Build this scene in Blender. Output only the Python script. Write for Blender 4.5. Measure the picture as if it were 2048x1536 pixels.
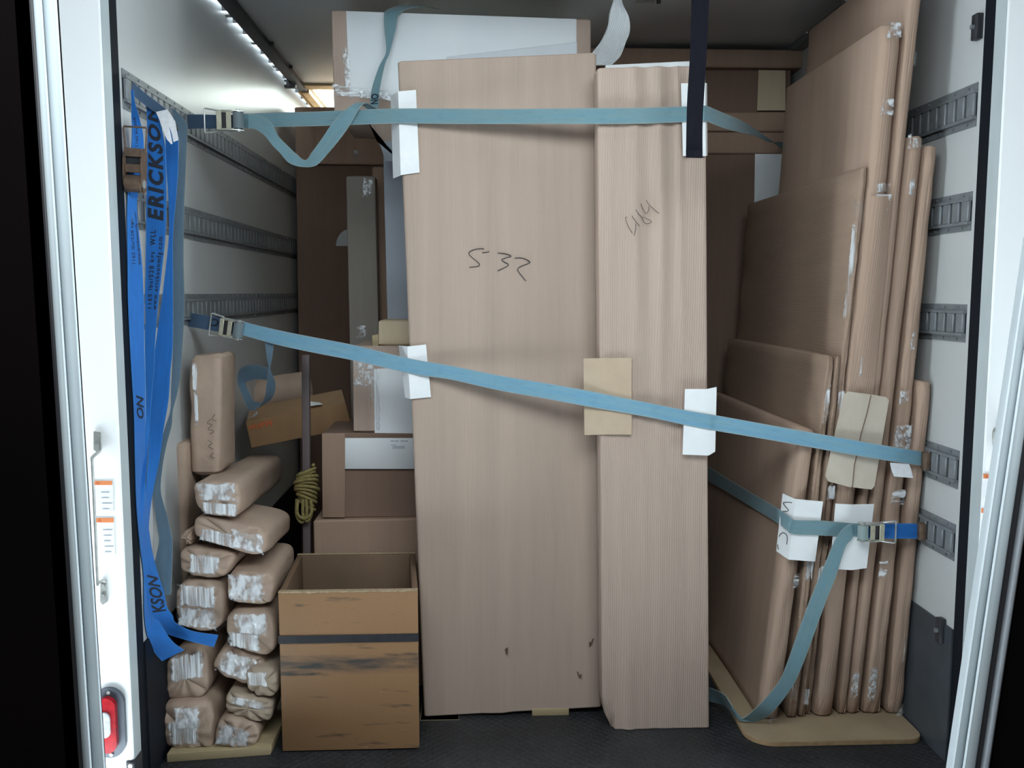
import bpy, bmesh, math, random
from mathutils import Vector, noise
V = Vector
random.seed(7)
SC = bpy.context.scene
COL = SC.collection
for o in list(bpy.data.objects):
    bpy.data.objects.remove(o)

# ------------------------------------------------------------------ camera
F, EYE = 1800.0, 1.40
PITCH = math.atan((768 - 585) / F)
YAW = math.atan((1024 - 950) / F * math.cos(PITCH))
cam = bpy.data.cameras.new('camera')
cam.sensor_width = 36; cam.lens = 36 * F / 2048; cam.clip_start = .05
camo = bpy.data.objects.new('camera', cam); COL.objects.link(camo)
camo.location = (0, 0, EYE); camo.rotation_euler = (math.pi / 2 - PITCH, 0, -YAW)
SC.camera = camo

# ------------------------------------------------------------------ light
world = bpy.data.worlds.new('overcast'); SC.world = world; world.use_nodes = True
bg = world.node_tree.nodes['Background']
bg.inputs[0].default_value = (.80, .93, 1.0, 1); bg.inputs[1].default_value = 15

def area(name, loc, rot, sx, sy, power, color):
    l = bpy.data.lights.new(name, 'AREA'); l.shape = 'RECTANGLE'; l.size = sx; l.size_y = sy
    l.energy = power; l.color = color
    o = bpy.data.objects.new(name, l); COL.objects.link(o); o.location = loc; o.rotation_euler = rot
    return o
# added fill lamps with no known fixture: one behind the camera, one overhead
area('fill_lamp_behind', (.35, -3.2, 2.2), (math.radians(84), 0, math.radians(2)), 3.4, 2.2, 24, (.86, .96, 1.0))
area('fill_lamp_overhead', (.30, .70, 2.74), (math.radians(64), 0, 0), 3.4, 1.1, 106, (.84, .95, 1.0))

vs = SC.view_settings
vs.view_transform = 'Standard'; vs.look = 'None'; vs.exposure = 0; vs.gamma = 1; vs.use_curve_mapping = False
SC.cycles.max_bounces = 8; SC.cycles.diffuse_bounces = 3; SC.cycles.transparent_max_bounces = 16

# ------------------------------------------------------------------ measuring helpers (2048 x 1536 frame)
cp, sp, cy, sy = math.cos(PITCH), math.sin(PITCH), math.cos(YAW), math.sin(YAW)
def ray(px, py):
    a = (px - 1024) / F; b = (768 - py) / F
    f = cp + b * sp; z = -sp + b * cp
    return (a * cy + f * sy, -a * sy + f * cy, z)
def P(px, py, Y):
    r = ray(px, py); t = Y / r[1]; return V((r[0] * t, Y, EYE + r[2] * t))
def PX(px, py, X):
    r = ray(px, py); t = X / r[0]; return V((X, r[1] * t, EYE + r[2] * t))
def PZ(px, py, Z):
    r = ray(px, py); t = (Z - EYE) / r[2]; return V((r[0] * t, r[1] * t, Z))

XL, XR, Y0, ZC = -.947, 1.408, 2.512, 2.46      # truck body: left wall, right wall, rear opening, ceiling

# ------------------------------------------------------------------ materials
def nodes(name):
    m = bpy.data.materials.new(name); m.use_nodes = True
    nt = m.node_tree; return m, nt, nt.nodes['Principled BSDF']
def N(nt, t, **kw):
    n = nt.nodes.new(t)
    for k, v in kw.items(): setattr(n, k, v)
    return n
def coords(nt, scale, src='Object'):
    tc = N(nt, 'ShaderNodeTexCoord'); mp = N(nt, 'ShaderNodeMapping'); mp.inputs['Scale'].default_value = scale
    nt.links.new(tc.outputs[src], mp.inputs[0]); return mp.outputs[0]
def noise_fac(nt, scale, detail=4, lo=.3, hi=.7, src='Object', rough=.55):
    n = N(nt, 'ShaderNodeTexNoise'); n.inputs['Scale'].default_value = 1; n.inputs['Detail'].default_value = detail
    n.inputs['Roughness'].default_value = rough
    nt.links.new(coords(nt, scale, src), n.inputs['Vector'])
    mr = N(nt, 'ShaderNodeMapRange'); mr.inputs[1].default_value = lo; mr.inputs[2].default_value = hi
    nt.links.new(n.outputs[0], mr.inputs[0]); return mr.outputs[0]
def mixc(nt, fac, a, b):
    m = N(nt, 'ShaderNodeMix', data_type='RGBA')
    for i, s in ((0, fac), (6, a), (7, b)):
        if isinstance(s, (int, float)): m.inputs[i].default_value = s
        elif isinstance(s, tuple): m.inputs[i].default_value = (*s, 1)
        else: nt.links.new(s, m.inputs[i])
    return m.outputs[2]
def bump(nt, bs, h, strength, dist=.002):
    b = N(nt, 'ShaderNodeBump'); b.inputs['Strength'].default_value = strength; b.inputs['Distance'].default_value = dist
    nt.links.new(h, b.inputs['Height']); nt.links.new(b.outputs[0], bs.inputs['Normal'])

def plain(name, c, rough=.6, metal=0, c2=None, scale=(6, 6, 6), bumpy=0, bscale=(60, 60, 60), spec=.5, coat=0, lo=.3, hi=.7):
    m, nt, bs = nodes(name)
    bs.inputs['Roughness'].default_value = rough; bs.inputs['Metallic'].default_value = metal
    bs.inputs['Specular IOR Level'].default_value = spec; bs.inputs['Coat Weight'].default_value = coat
    if c2: nt.links.new(mixc(nt, noise_fac(nt, scale, lo=lo, hi=hi), c, c2), bs.inputs['Base Color'])
    else: bs.inputs['Base Color'].default_value = (*c, 1)
    if bumpy: bump(nt, bs, noise_fac(nt, bscale, 3, 0, 1), bumpy)
    return m

def cardboard(name, c, dark=.86, flute=.25, rough=.75, horiz=False, spec=.25):
    """corrugated board: soft streaks along the flutes and a fine ribbing"""
    m, nt, bs = nodes(name)
    st = (3, 3, 22) if horiz else (20, 20, .7)
    c2 = tuple(x * dark for x in c)
    col = mixc(nt, noise_fac(nt, st, 5, .32, .68), c, c2)
    st2 = (40, 40, 160) if horiz else (170, 170, 4)
    col = mixc(nt, noise_fac(nt, st2, 2, .4, .75), col, tuple(x * .93 for x in c))
    nt.links.new(col, bs.inputs['Base Color'])
    bs.inputs['Roughness'].default_value = rough; bs.inputs['Specular IOR Level'].default_value = spec
    vec = coords(nt, (0, 0, 1) if horiz else (1, 1, 0))
    dot = N(nt, 'ShaderNodeVectorMath', operation='DOT_PRODUCT'); dot.inputs[1].default_value = (1, 1, 1)
    nt.links.new(vec, dot.inputs[0])
    mul = N(nt, 'ShaderNodeMath', operation='MULTIPLY'); mul.inputs[1].default_value = 2 * math.pi / .0072
    nt.links.new(dot.outputs['Value'], mul.inputs[0])
    sn = N(nt, 'ShaderNodeMath', operation='SINE'); nt.links.new(mul.outputs[0], sn.inputs[0])
    bump(nt, bs, sn.outputs[0], flute, .0006)
    return m

def kraft(name, c):
    m, nt, bs = nodes(name)
    col = mixc(nt, noise_fac(nt, (9, 5, 9), 5), c, tuple(x * .8 for x in c))
    nt.links.new(col, bs.inputs['Base Color']); bs.inputs['Roughness'].default_value = .62
    bs.inputs['Specular IOR Level'].default_value = .35
    bump(nt, bs, noise_fac(nt, (38, 12, 30), 4, 0, 1), .35, .006)
    return m

def packing_tape(name, stretch, amount=.5, tint=(.80, .82, .84), lo=.05):
    """clear parcel tape, crinkled: mostly see-through with milky streaks and a hard gloss"""
    m, nt, bs = nodes(name)
    bs.inputs['Base Color'].default_value = (*tint, 1); bs.inputs['Roughness'].default_value = .22
    bs.inputs['Specular IOR Level'].default_value = .7
    h = noise_fac(nt, stretch, 2, 0, 1, rough=.5)
    bump(nt, bs, h, .9, .01)
    f = noise_fac(nt, stretch, 2, .62 - .25 * amount, .80 - .25 * amount, rough=.65)
    mr = N(nt, 'ShaderNodeMapRange'); mr.inputs[3].default_value = lo; mr.inputs[4].default_value = .88
    nt.links.new(f, mr.inputs[0])
    tc = N(nt, 'ShaderNodeTexCoord'); sep = N(nt, 'ShaderNodeSeparateXYZ'); nt.links.new(tc.outputs['UV'], sep.inputs[0])
    def mth(op, a, b):
        m_ = N(nt, 'ShaderNodeMath', operation=op)
        for i, q in enumerate((a, b)):
            if isinstance(q, (int, float)): m_.inputs[i].default_value = q
            else: nt.links.new(q, m_.inputs[i])
        return m_.outputs[0]
    half = lambda o_: mth('SUBTRACT', .5, mth('ABSOLUTE', mth('SUBTRACT', o_, .5), 0))
    ed = mth('ADD', mth('MINIMUM', half(sep.outputs[0]), half(sep.outputs[1])), mth('MULTIPLY', mth('SUBTRACT', noise_fac(nt, (60, 30, 60), 3, .3, .7), .6), .16))
    em = N(nt, 'ShaderNodeMapRange'); em.inputs[1].default_value = 0; em.inputs[2].default_value = .10; nt.links.new(ed, em.inputs[0])
    tr = N(nt, 'ShaderNodeBsdfTransparent'); mx = N(nt, 'ShaderNodeMixShader')
    nt.links.new(mth('MULTIPLY', mr.outputs[0], em.outputs[0]), mx.inputs[0]); nt.links.new(tr.outputs[0], mx.inputs[1]); nt.links.new(bs.outputs[0], mx.inputs[2])
    nt.links.new(mx.outputs[0], nt.nodes['Material Output'].inputs[0])
    return m

def webbing(name, c, c2, edge, fade=.85, scale=(3, 1.5, 1), grime=.45):
    """woven strap: UV.x runs along it in metres, UV.y across"""
    m, nt, bs = nodes(name)
    tc = N(nt, 'ShaderNodeTexCoord'); mp = N(nt, 'ShaderNodeMapping'); mp.inputs['Scale'].default_value = scale
    nt.links.new(tc.outputs['UV'], mp.inputs[0])
    n = N(nt, 'ShaderNodeTexNoise'); n.inputs['Scale'].default_value = 2.2; n.inputs['Detail'].default_value = 5
    nt.links.new(mp.outputs[0], n.inputs['Vector'])
    mr = N(nt, 'ShaderNodeMapRange'); mr.inputs[1].default_value = .35; mr.inputs[2].default_value = .68; mr.inputs[4].default_value = fade
    nt.links.new(n.outputs[0], mr.inputs[0])
    col = mixc(nt, mr.outputs[0], c, c2)
    g2 = noise_fac(nt, (26, 5, 1), 6, .52, .80, 'UV'); gm = N(nt, 'ShaderNodeMath', operation='MULTIPLY'); gm.inputs[1].default_value = grime
    nt.links.new(g2, gm.inputs[0]); col = mixc(nt, gm.outputs[0], col, tuple(x * .35 + .01 for x in c))
    col = mixc(nt, noise_fac(nt, (9, 900, 1), 2, .35, .8, 'UV'), col, tuple(min(1, x * 1.12) for x in c2))
    sep = N(nt, 'ShaderNodeSeparateXYZ'); nt.links.new(tc.outputs['UV'], sep.inputs[0])
    a = N(nt, 'ShaderNodeMath', operation='SUBTRACT'); a.inputs[1].default_value = .5; nt.links.new(sep.outputs[1], a.inputs[0])
    b = N(nt, 'ShaderNodeMath', operation='ABSOLUTE'); nt.links.new(a.outputs[0], b.inputs[0])
    e = N(nt, 'ShaderNodeMapRange'); e.inputs[1].default_value = .43; e.inputs[2].default_value = .48; e.inputs[4].default_value = .85
    nt.links.new(b.outputs[0], e.inputs[0])
    col = mixc(nt, e.outputs[0], col, edge)
    nt.links.new(col, bs.inputs['Base Color']); bs.inputs['Roughness'].default_value = .75
    bs.inputs['Specular IOR Level'].default_value = .25; bs.inputs['Sheen Weight'].default_value = .15
    w = N(nt, 'ShaderNodeMath', operation='MULTIPLY'); w.inputs[1].default_value = 130; nt.links.new(sep.outputs[1], w.inputs[0])
    s = N(nt, 'ShaderNodeMath', operation='SINE'); nt.links.new(w.outputs[0], s.inputs[0])
    bump(nt, bs, s.outputs[0], .25, .0006)
    return m

def mdf(name, c):
    """worn brown fibreboard with dark scuffs, a smear band and pale rubs"""
    m, nt, bs = nodes(name)
    col = mixc(nt, noise_fac(nt, (300, 300, 300), 2, .3, .75), c, tuple(x * .72 for x in c))
    col = mixc(nt, noise_fac(nt, (4, 4, 3), 4, .35, .7), col, tuple(x * .82 for x in c))
    scuff = noise_fac(nt, (6, 6, 38), 6, .60, .74)
    col = mixc(nt, scuff, col, (.045, .04, .035))
    tc = N(nt, 'ShaderNodeTexCoord'); sep = N(nt, 'ShaderNodeSeparateXYZ'); nt.links.new(tc.outputs['Object'], sep.inputs[0])
    d = N(nt, 'ShaderNodeMath', operation='SUBTRACT'); d.inputs[1].default_value = .278; nt.links.new(sep.outputs[2], d.inputs[0])
    ab = N(nt, 'ShaderNodeMath', operation='ABSOLUTE'); nt.links.new(d.outputs[0], ab.inputs[0])
    mr = N(nt, 'ShaderNodeMapRange'); mr.inputs[1].default_value = .010; mr.inputs[2].default_value = .034
    mr.inputs[3].default_value = 1; mr.inputs[4].default_value = 0; nt.links.new(ab.outputs[0], mr.inputs[0])
    mm = N(nt, 'ShaderNodeMath', operation='MULTIPLY'); nt.links.new(mr.outputs[0], mm.inputs[0])
    nt.links.new(noise_fac(nt, (9, 9, 50), 5, .25, .62), mm.inputs[1])
    col = mixc(nt, mm.outputs[0], col, (.05, .045, .042))
    col = mixc(nt, noise_fac(nt, (14, 14, 60), 6, .70, .78), col, (.55, .47, .36))
    nt.links.new(col, bs.inputs['Base Color']); bs.inputs['Roughness'].default_value = .6
    bump(nt, bs, noise_fac(nt, (120, 120, 120), 3, 0, 1), .15)
    return m

def treadplate(name):
    """black rubberised checker floor, dusty"""
    m, nt, bs = nodes(name)
    vec = coords(nt, (46, 46, 46))
    ch = []
    for rot in (.785, -.785):
        mp = N(nt, 'ShaderNodeMapping'); mp.inputs['Rotation'].default_value = (0, 0, rot); nt.links.new(vec, mp.inputs[0])
        w = N(nt, 'ShaderNodeTexWave'); w.inputs['Scale'].default_value = .32; nt.links.new(mp.outputs[0], w.inputs[0]); ch.append(w.outputs['Fac'])
    mx = N(nt, 'ShaderNodeMath', operation='MULTIPLY'); nt.links.new(ch[0], mx.inputs[0]); nt.links.new(ch[1], mx.inputs[1])
    col = mixc(nt, noise_fac(nt, (5, 5, 5), 6, .35, .75), (.012, .013, .015), (.030, .031, .034))
    col = mixc(nt, noise_fac(nt, (240, 240, 240), 2, .62, .74), col, (.10, .10, .105))
    nt.links.new(col, bs.inputs['Base Color']); bs.inputs['Roughness'].default_value = .55
    bump(nt, bs, mx.outputs[0], .7, .003)
    return m

CB = (.46, .35, .285)
M = dict(
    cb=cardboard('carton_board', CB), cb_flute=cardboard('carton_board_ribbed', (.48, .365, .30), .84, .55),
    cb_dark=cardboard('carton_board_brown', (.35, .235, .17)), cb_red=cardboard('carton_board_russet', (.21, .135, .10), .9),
    cb_h=cardboard('carton_board_crossgrain', (.34, .235, .172), .88, .3, horiz=True),
    cb_side=cardboard('panel_board', (.44, .305, .23), .84, .35), cb_tan=cardboard('carton_board_tan', (.56, .45, .31), .92, .1),
    cb_orange=cardboard('carton_board_orange', (.35, .205, .105), .92, .15), cb_grey=cardboard('carton_board_grey', (.25, .22, .19), .92, .15),
    card_tan=plain('spacer_card', (.50, .39, .28), .8, c2=(.45, .34, .24), scale=(15, 15, 15)),
    card_pale=plain('spacer_card_pale', (.56, .49, .40), .75, c2=(.48, .41, .33), scale=(18, 18, 9)),
    white=plain('white_board', (.80, .82, .83), .55, c2=(.74, .77, .79), scale=(5, 5, 3)),
    white2=plain('white_card', (.84, .85, .85), .6, c2=(.78, .79, .80), scale=(20, 20, 20)),
    kraft=kraft('kraft_paper', (.43, .31, .235)), kraft_pale=kraft('kraft_paper_pale', (.47, .37, .28)),
    tape_bv=packing_tape('bundle_tape_pleated', (75, 14, 5), .95, lo=.22), tape_bx=packing_tape('bundle_tape_crumpled', (34, 14, 20), .9, lo=.2),
    tape_v=packing_tape('parcel_tape_upright', (75, 14, 5), .8), tape_h=packing_tape('parcel_tape_crosswise', (16, 14, 60), .85),
    tape_x=packing_tape('parcel_tape_crumpled', (48, 14, 34), .8), tape_soft=packing_tape('parcel_tape_smooth', (22, 22, 8), .25),
    foam_rib=cardboard('foam_ribbed', (.72, .75, .77), .95, .9), foam=plain('foam_sheet', (.56, .58, .60), .7, c2=(.50, .52, .55)), foam_blue=plain('foam_sheet_slate', (.36, .39, .44), .7, c2=(.30, .33, .37), scale=(12, 12, 1)),
    wallw=plain('white_liner_panel', (.50, .505, .50), .33, c2=(.44, .445, .44), scale=(1.5, 1.5, 1.5), bumpy=.04, bscale=(90, 90, 90)),
    ceil=plain('ceiling_liner', (.70, .73, .75), .4, c2=(.62, .65, .67), scale=(1.3, 1.3, 1)),
    kick=plain('kick_plate', (.075, .085, .10), .38, metal=.3, c2=(.05, .06, .07), scale=(12, 12, 12)),
    steel_dark=plain('galvanised_track', (.22, .235, .25), .45, metal=.25, c2=(.17, .18, .19), scale=(30, 30, 30)),
    steel=plain('zinc_steel', (.52, .53, .51), .34, metal=.45, c2=(.36, .36, .34), scale=(40, 40, 40)),
    brass=plain('yellow_zinc', (.62, .60, .46), .34, metal=.4, c2=(.46, .43, .32), scale=(60, 60, 60)),
    rust=plain('rusty_steel', (.20, .125, .085), .6, metal=.35, c2=(.11, .075, .055), scale=(60, 60, 60)),
    black=plain('black_void', (.004, .004, .005), .8), rubber=plain('black_rubber_seal', (.004, .006, .010), .6, spec=.2),
    truckw=plain('truck_white_paint', (.94, .95, .95), .35, c2=(.91, .92, .92), scale=(3, 3, 3)),
    postgrey=plain('frame_return_shade_grey', (.46, .51, .515), .4, c2=(.40, .44, .445), scale=(12, 12, 4)),
    jamb=plain('door_frame_paint', (.50, .545, .565), .5, c2=(.42, .46, .48), scale=(9, 9, 3)),
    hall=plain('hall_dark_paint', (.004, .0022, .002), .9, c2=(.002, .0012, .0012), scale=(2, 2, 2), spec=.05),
    darkrubber=plain('door_edge_dark', (.02, .018, .02), .5), trimgrey=plain('door_edge_steel', (.30, .31, .33), .4, metal=.4),
    floor=treadplate('rubber_checker_floor'), concrete=plain('dock_concrete', (.20, .205, .21), .8, c2=(.16, .165, .17), scale=(3, 3, 3)), asphalt=plain('asphalt', (.22, .22, .22), .9, c2=(.16, .16, .16)),
    ply=plain('plywood', (.42, .33, .19), .7, c2=(.33, .25, .14), scale=(3, 25, 25)),
    board=plain('tan_fibreboard', (.37, .275, .175), .62, c2=(.29, .215, .135), scale=(6, 6, 6), bumpy=.1, bscale=(200, 200, 200)),
    board_edge=plain('fibreboard_raw_edge', (.38, .25, .13), .8, c2=(.26, .16, .08), scale=(40, 40, 40)),
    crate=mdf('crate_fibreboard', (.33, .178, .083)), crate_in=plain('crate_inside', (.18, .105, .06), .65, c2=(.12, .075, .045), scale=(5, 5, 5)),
    crate_edge=plain('crate_worn_edge', (.44, .34, .22), .8, c2=(.30, .21, .12), scale=(70, 70, 70)),
    band=plain('black_band', (.018, .018, .022), .45, c2=(.03, .03, .036), scale=(30, 30, 30)),
    pole=plain('dark_stake', (.115, .085, .085), .6, c2=(.085, .062, .062), scale=(20, 20, 3)),
    rope=plain('yellow_rope', (.25, .20, .07), .8, c2=(.16, .125, .04), scale=(90, 90, 90), bumpy=.8, bscale=(260, 260, 260)),
    teal=webbing('faded_teal_webbing', (.125, .258, .325), (.165, .255, .27), (.25, .30, .29)),
    lblue=webbing('faded_blue_webbing', (.125, .30, .46), (.19, .34, .40), (.30, .34, .36)),
    blue=webbing('bright_blue_webbing', (.012, .135, .46), (.010, .11, .36), (.03, .16, .44)),
    navy=webbing('dark_blue_webbing', (.05, .095, .165), (.045, .08, .13), (.05, .10, .18)),
    slate=webbing('slate_blue_webbing', (.075, .135, .20), (.10, .15, .19), (.16, .19, .20)),
    blackweb=plain('black_webbing', (.006, .006, .011), .85, c2=(.009, .009, .014), scale=(60, 60, 20), spec=.1, bumpy=.2, bscale=(400, 400, 400)),
    ink=plain('black_marker', (.03, .027, .03), .6), print=plain('black_print', (.006, .010, .022), .7),
    orange=plain('orange_print', (.62, .15, .05), .7), orange_lab=plain('orange_label', (.75, .24, .08), .5),
    greyprint=plain('grey_print', (.30, .33, .38), .7), greyblue=plain('lamp_base', (.075, .09, .115), .4, c2=(.055, .065, .085), scale=(30, 30, 30)),
    red=plain('red_lens', (.42, .012, .02), .2, c2=(.28, .006, .012), scale=(60, 60, 60), coat=.6), clear=plain('clear_lens', (.55, .56, .58), .15, c2=(.35, .36, .38), scale=(90, 90, 90), coat=.8),
    tear=plain('torn_board', (.16, .10, .07), .9), tag=plain('white_label_cloth', (.80, .80, .82), .7, c2=(.68, .68, .70), scale=(80, 80, 80)),
)
def skypane(name):
    m, nt, bs = nodes(name)
    t = N(nt, 'ShaderNodeBsdfTranslucent'); t.inputs[0].default_value = (.95, .93, .86, 1)
    tr = N(nt, 'ShaderNodeBsdfTransparent'); tr.inputs[0].default_value = (.9, .9, .85, 1)
    mx = N(nt, 'ShaderNodeMixShader'); mx.inputs[0].default_value = .5
    nt.links.new(tr.outputs[0], mx.inputs[1]); nt.links.new(t.outputs[0], mx.inputs[2])
    nt.links.new(mx.outputs[0], nt.nodes['Material Output'].inputs[0]); return m
M['pane'] = skypane('translucent_roof_pane')

# ------------------------------------------------------------------ object helpers
def origin(o):
    l = V((0, 0, 0))
    while o is not None: l += o.location; o = o.parent
    return l
def tag(o, label=None, cat=None, group=None, kind=None):
    for k, v in (('label', label), ('category', cat), ('group', group), ('kind', kind)):
        if v: o[k] = v
    return o
def thing(name, label, cat, loc, group=None):
    o = bpy.data.objects.new(name, None); COL.objects.link(o); o.location = loc; o.empty_display_size = .1
    return tag(o, label, cat, group)
def put(name, geo, mat, parent=None, angle=40, label=None):
    verts, faces = geo[0], geo[1]; uv = geo[2] if len(geo) > 2 else None
    verts = [V(v) for v in verts]
    if parent is None:
        lo = V((min(v[i] for v in verts) for i in range(3))); hi = V((max(v[i] for v in verts) for i in range(3)))
        base = V(((lo.x + hi.x) / 2, (lo.y + hi.y) / 2, lo.z))
    else: base = origin(parent)
    me = bpy.data.meshes.new(name)
    me.from_pydata([v - base for v in verts], [], faces)
    bm = bmesh.new(); bm.from_mesh(me); bmesh.ops.recalc_face_normals(bm, faces=bm.faces); bm.to_mesh(me); bm.free()
    if uv:
        l = me.uv_layers.new(name='UVMap')
        for lp in me.loops: l.data[lp.index].uv = uv[lp.vertex_index]
    me.polygons.foreach_set('use_smooth', [True] * len(me.polygons))
    me.set_sharp_from_angle(angle=math.radians(angle))
    for mm in (mat if isinstance(mat, list) else [mat]): me.materials.append(mm)
    o = bpy.data.objects.new(name, me); COL.objects.link(o)
    if parent is None: o.location = base
    else: o.parent = parent
    if label: o['label'] = label
    return o
def struct(name, geo, mat):
    return tag(put(name, geo, mat), kind='structure')

class Geo:
    """collects shapes of ONE mesh"""
    def __init__(s): s.v, s.f = [], []
    def add(s, g):
        b = len(s.v); s.v += list(g[0]); s.f += [tuple(i + b for i in f) for f in g[1]]; return s
    def __getitem__(s, i): return (s.v, s.f)[i]
    def __len__(s): return 2

def hexa(front, back, bev=0, seg=2):
    """front / back: TL, TR, BR, BL world points"""
    bm = bmesh.new(); vs_ = [bm.verts.new(p) for p in list(front) + list(back)]
    for f in ((0, 1, 2, 3), (7, 6, 5, 4), (0, 4, 5, 1), (1, 5, 6, 2), (2, 6, 7, 3), (3, 7, 4, 0)): bm.faces.new([vs_[i] for i in f])
    if bev: bmesh.ops.bevel(bm, geom=list(bm.edges), offset=bev, segments=seg, profile=.5, affect='EDGES')
    bm.verts.index_update()
    r = ([v.co.copy() for v in bm.verts], [tuple(v.index for v in f.verts) for f in bm.faces]); bm.free(); return r
def box(x0, x1, y0, y1, z0, z1, bev=0, seg=2):
    q = lambda y: [V((x0, y, z1)), V((x1, y, z1)), V((x1, y, z0)), V((x0, y, z0))]
    return hexa(q(y0), q(y1), bev, seg)
def prism(poly, d, bev=0):
    """closed outline (world points) pushed along vector d"""
    n = len(poly); v = [V(p) for p in poly] + [V(p) + V(d) for p in poly]
    f = [tuple(range(n)), tuple(range(2 * n - 1, n - 1, -1))] + [(i, (i + 1) % n, n + (i + 1) % n, n + i) for i in range(n)]
    return v, f
def tube(pts, r, n=8, closed=False, rfun=None):
    pts = [V(p) for p in pts]; v, f = [], []; m = len(pts); up = None
    for i, p in enumerate(pts):
        a = pts[(i - 1) % m] if closed or i else p; b = pts[(i + 1) % m] if closed or i < m - 1 else p
        t = (b - a).normalized()
        if up is None: up = t.orthogonal().normalized()
        up = (up - t * up.dot(t)); up = up.normalized() if up.length > 1e-6 else t.orthogonal().normalized()
        s = t.cross(up); rr = rfun(i / (m - 1)) * r if rfun else r
        for k in range(n):
            an = 2 * math.pi * k / n; v.append(p + (up * math.cos(an) + s * math.sin(an)) * rr)
    for i in range(m if closed else m - 1):
        j = (i + 1) % m
        for k in range(n): f.append((i * n + k, i * n + (k + 1) % n, j * n + (k + 1) % n, j * n + k))
    if not closed: f += [tuple(range(n)), tuple(range((m - 1) * n, m * n))[::-1]]
    return v, f
def cyl(c, axis, r, h, n=16):
    c = V(c); a = V(axis).normalized(); return tube([c - a * h / 2, c + a * h / 2], r, n)
def cat(ps, n):
    """Catmull-Rom through points"""
    out = []; m = len(ps)
    for i in range(m - 1):
        p0, p1, p2, p3 = ps[max(i - 1, 0)], ps[i], ps[i + 1], ps[min(i + 2, m - 1)]
        for k in range(n):
            t = k / n
            out.append(.5 * ((2 * p1) + (p2 - p0) * t + (2 * p0 - 5 * p1 + 4 * p2 - p3) * t * t + (3 * p1 - p0 - 3 * p2 + p3) * t ** 3))
    out.append(ps[-1]); return out

class Ribbon:
    """a strap: pairs of edge points; a thin closed band with UVs, and a surface to print on"""
    def __init__(s, pairs, thick=.0022, n=8, smooth=True, cols=4):
        L = [V(p[0]) for p in pairs]; R = [V(p[1]) for p in pairs]
        if smooth and n > 1: L, R = cat(L, n), cat(R, n)
        elif n > 1:
            sub = lambda q: [q[i].lerp(q[i + 1], k / n) for i in range(len(q) - 1) for k in range(n)] + [q[-1]]
            L, R = sub(L), sub(R)
        s.L, s.R = L, R; m = len(L); s.th = thick
        s.u = [0]
        for i in range(1, m): s.u.append(s.u[-1] + (((L[i] + R[i]) - (L[i - 1] + R[i - 1])) / 2).length)
        s.nrm = []
        for i in range(m):
            t = (L[min(i + 1, m - 1)] + R[min(i + 1, m - 1)]) - (L[max(i - 1, 0)] + R[max(i - 1, 0)])
            k = (R[i] - L[i]).cross(t)
            s.nrm.append(k.normalized() if k.length > 1e-9 else (s.nrm[-1] if s.nrm else V((0, -1, 0))))
        v, uv, f = [], [], []
        for sd in (1, -1):
            for i in range(m):
                for c in range(cols + 1):
                    w = c / cols; v.append(L[i].lerp(R[i], w) + s.nrm[i] * sd * thick / 2); uv.append((s.u[i], w))
        k = cols + 1; o = m * k
        for i in range(m - 1):
            for c in range(cols):
                a = i * k + c; f.append((a, a + 1, a + k + 1, a + k)); f.append((o + a, o + a + k, o + a + k + 1, o + a + 1))
            for c in (0, cols):
                a = i * k + c; f.append((a, a + k, o + a + k, o + a))
        for i in (0, m - 1):
            for c in range(cols): a = i * k + c; f.append((a, a + 1, o + a + 1, o + a))
        s.geo = (v, f, uv)
    def at(s, u, w, off=0):
        u = max(0, min(u, s.u[-1] - 1e-6)); i = 0
        while i < len(s.u) - 2 and s.u[i + 1] < u: i += 1
        t = (u - s.u[i]) / max(1e-9, s.u[i + 1] - s.u[i])
        nn = s.nrm[i].lerp(s.nrm[i + 1], t)
        sg = 1 if nn.y < 0 else -1
        return s.L[i].lerp(s.L[i + 1], t).lerp(s.R[i].lerp(s.R[i + 1], t), w) + nn * sg * (s.th / 2 + off)

def text_geo(body, size, bold=0, shear=0, spacing=1):
    cu = bpy.data.curves.new('lettering', 'FONT'); cu.body = body; cu.size = size; cu.offset = bold; cu.shear = shear
    cu.space_character = spacing; cu.resolution_u = 3
    o = bpy.data.objects.new('lettering', cu); COL.objects.link(o)
    dg = bpy.context.evaluated_depsgraph_get(); me = bpy.data.meshes.new_from_object(o.evaluated_get(dg))
    bm = bmesh.new(); bm.from_mesh(me); bmesh.ops.triangulate(bm, faces=bm.faces)
    bm.verts.index_update()
    r = ([v.co.copy() for v in bm.verts], [tuple(v.index for v in f.verts) for f in bm.faces]); bm.free()
    bpy.data.objects.remove(o); bpy.data.curves.remove(cu); bpy.data.meshes.remove(me)
    return r
def print_on(rib, name, body, size, u0, w0, parent, mat, direction=-1, wdir=-1, bold=0, shear=0, spacing=1, width=None):
    """lettering laid on a ribbon: x runs along the strap (direction), letter height across it (wdir)"""
    v, f = text_geo(body, size, bold, shear, spacing)
    wd = width or (rib.R[0] - rib.L[0]).length
    return put(name, ([rib.at(u0 + direction * p.x, w0 + wdir * p.y / wd, .0006) for p in v], f), mat, parent)

def pen(strokes, Yf, w=.0028, sm=4):
    """marker strokes given in picture pixels, written on a surface Yf(px, py) -> point"""
    g = Geo()
    for s in strokes:
        p = cat([Yf(x, y) for x, y in s], sm) if len(s) > 2 else [Yf(x, y) for x, y in s]
        g.add(tube(p, w / 2, 5))
    return g

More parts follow.
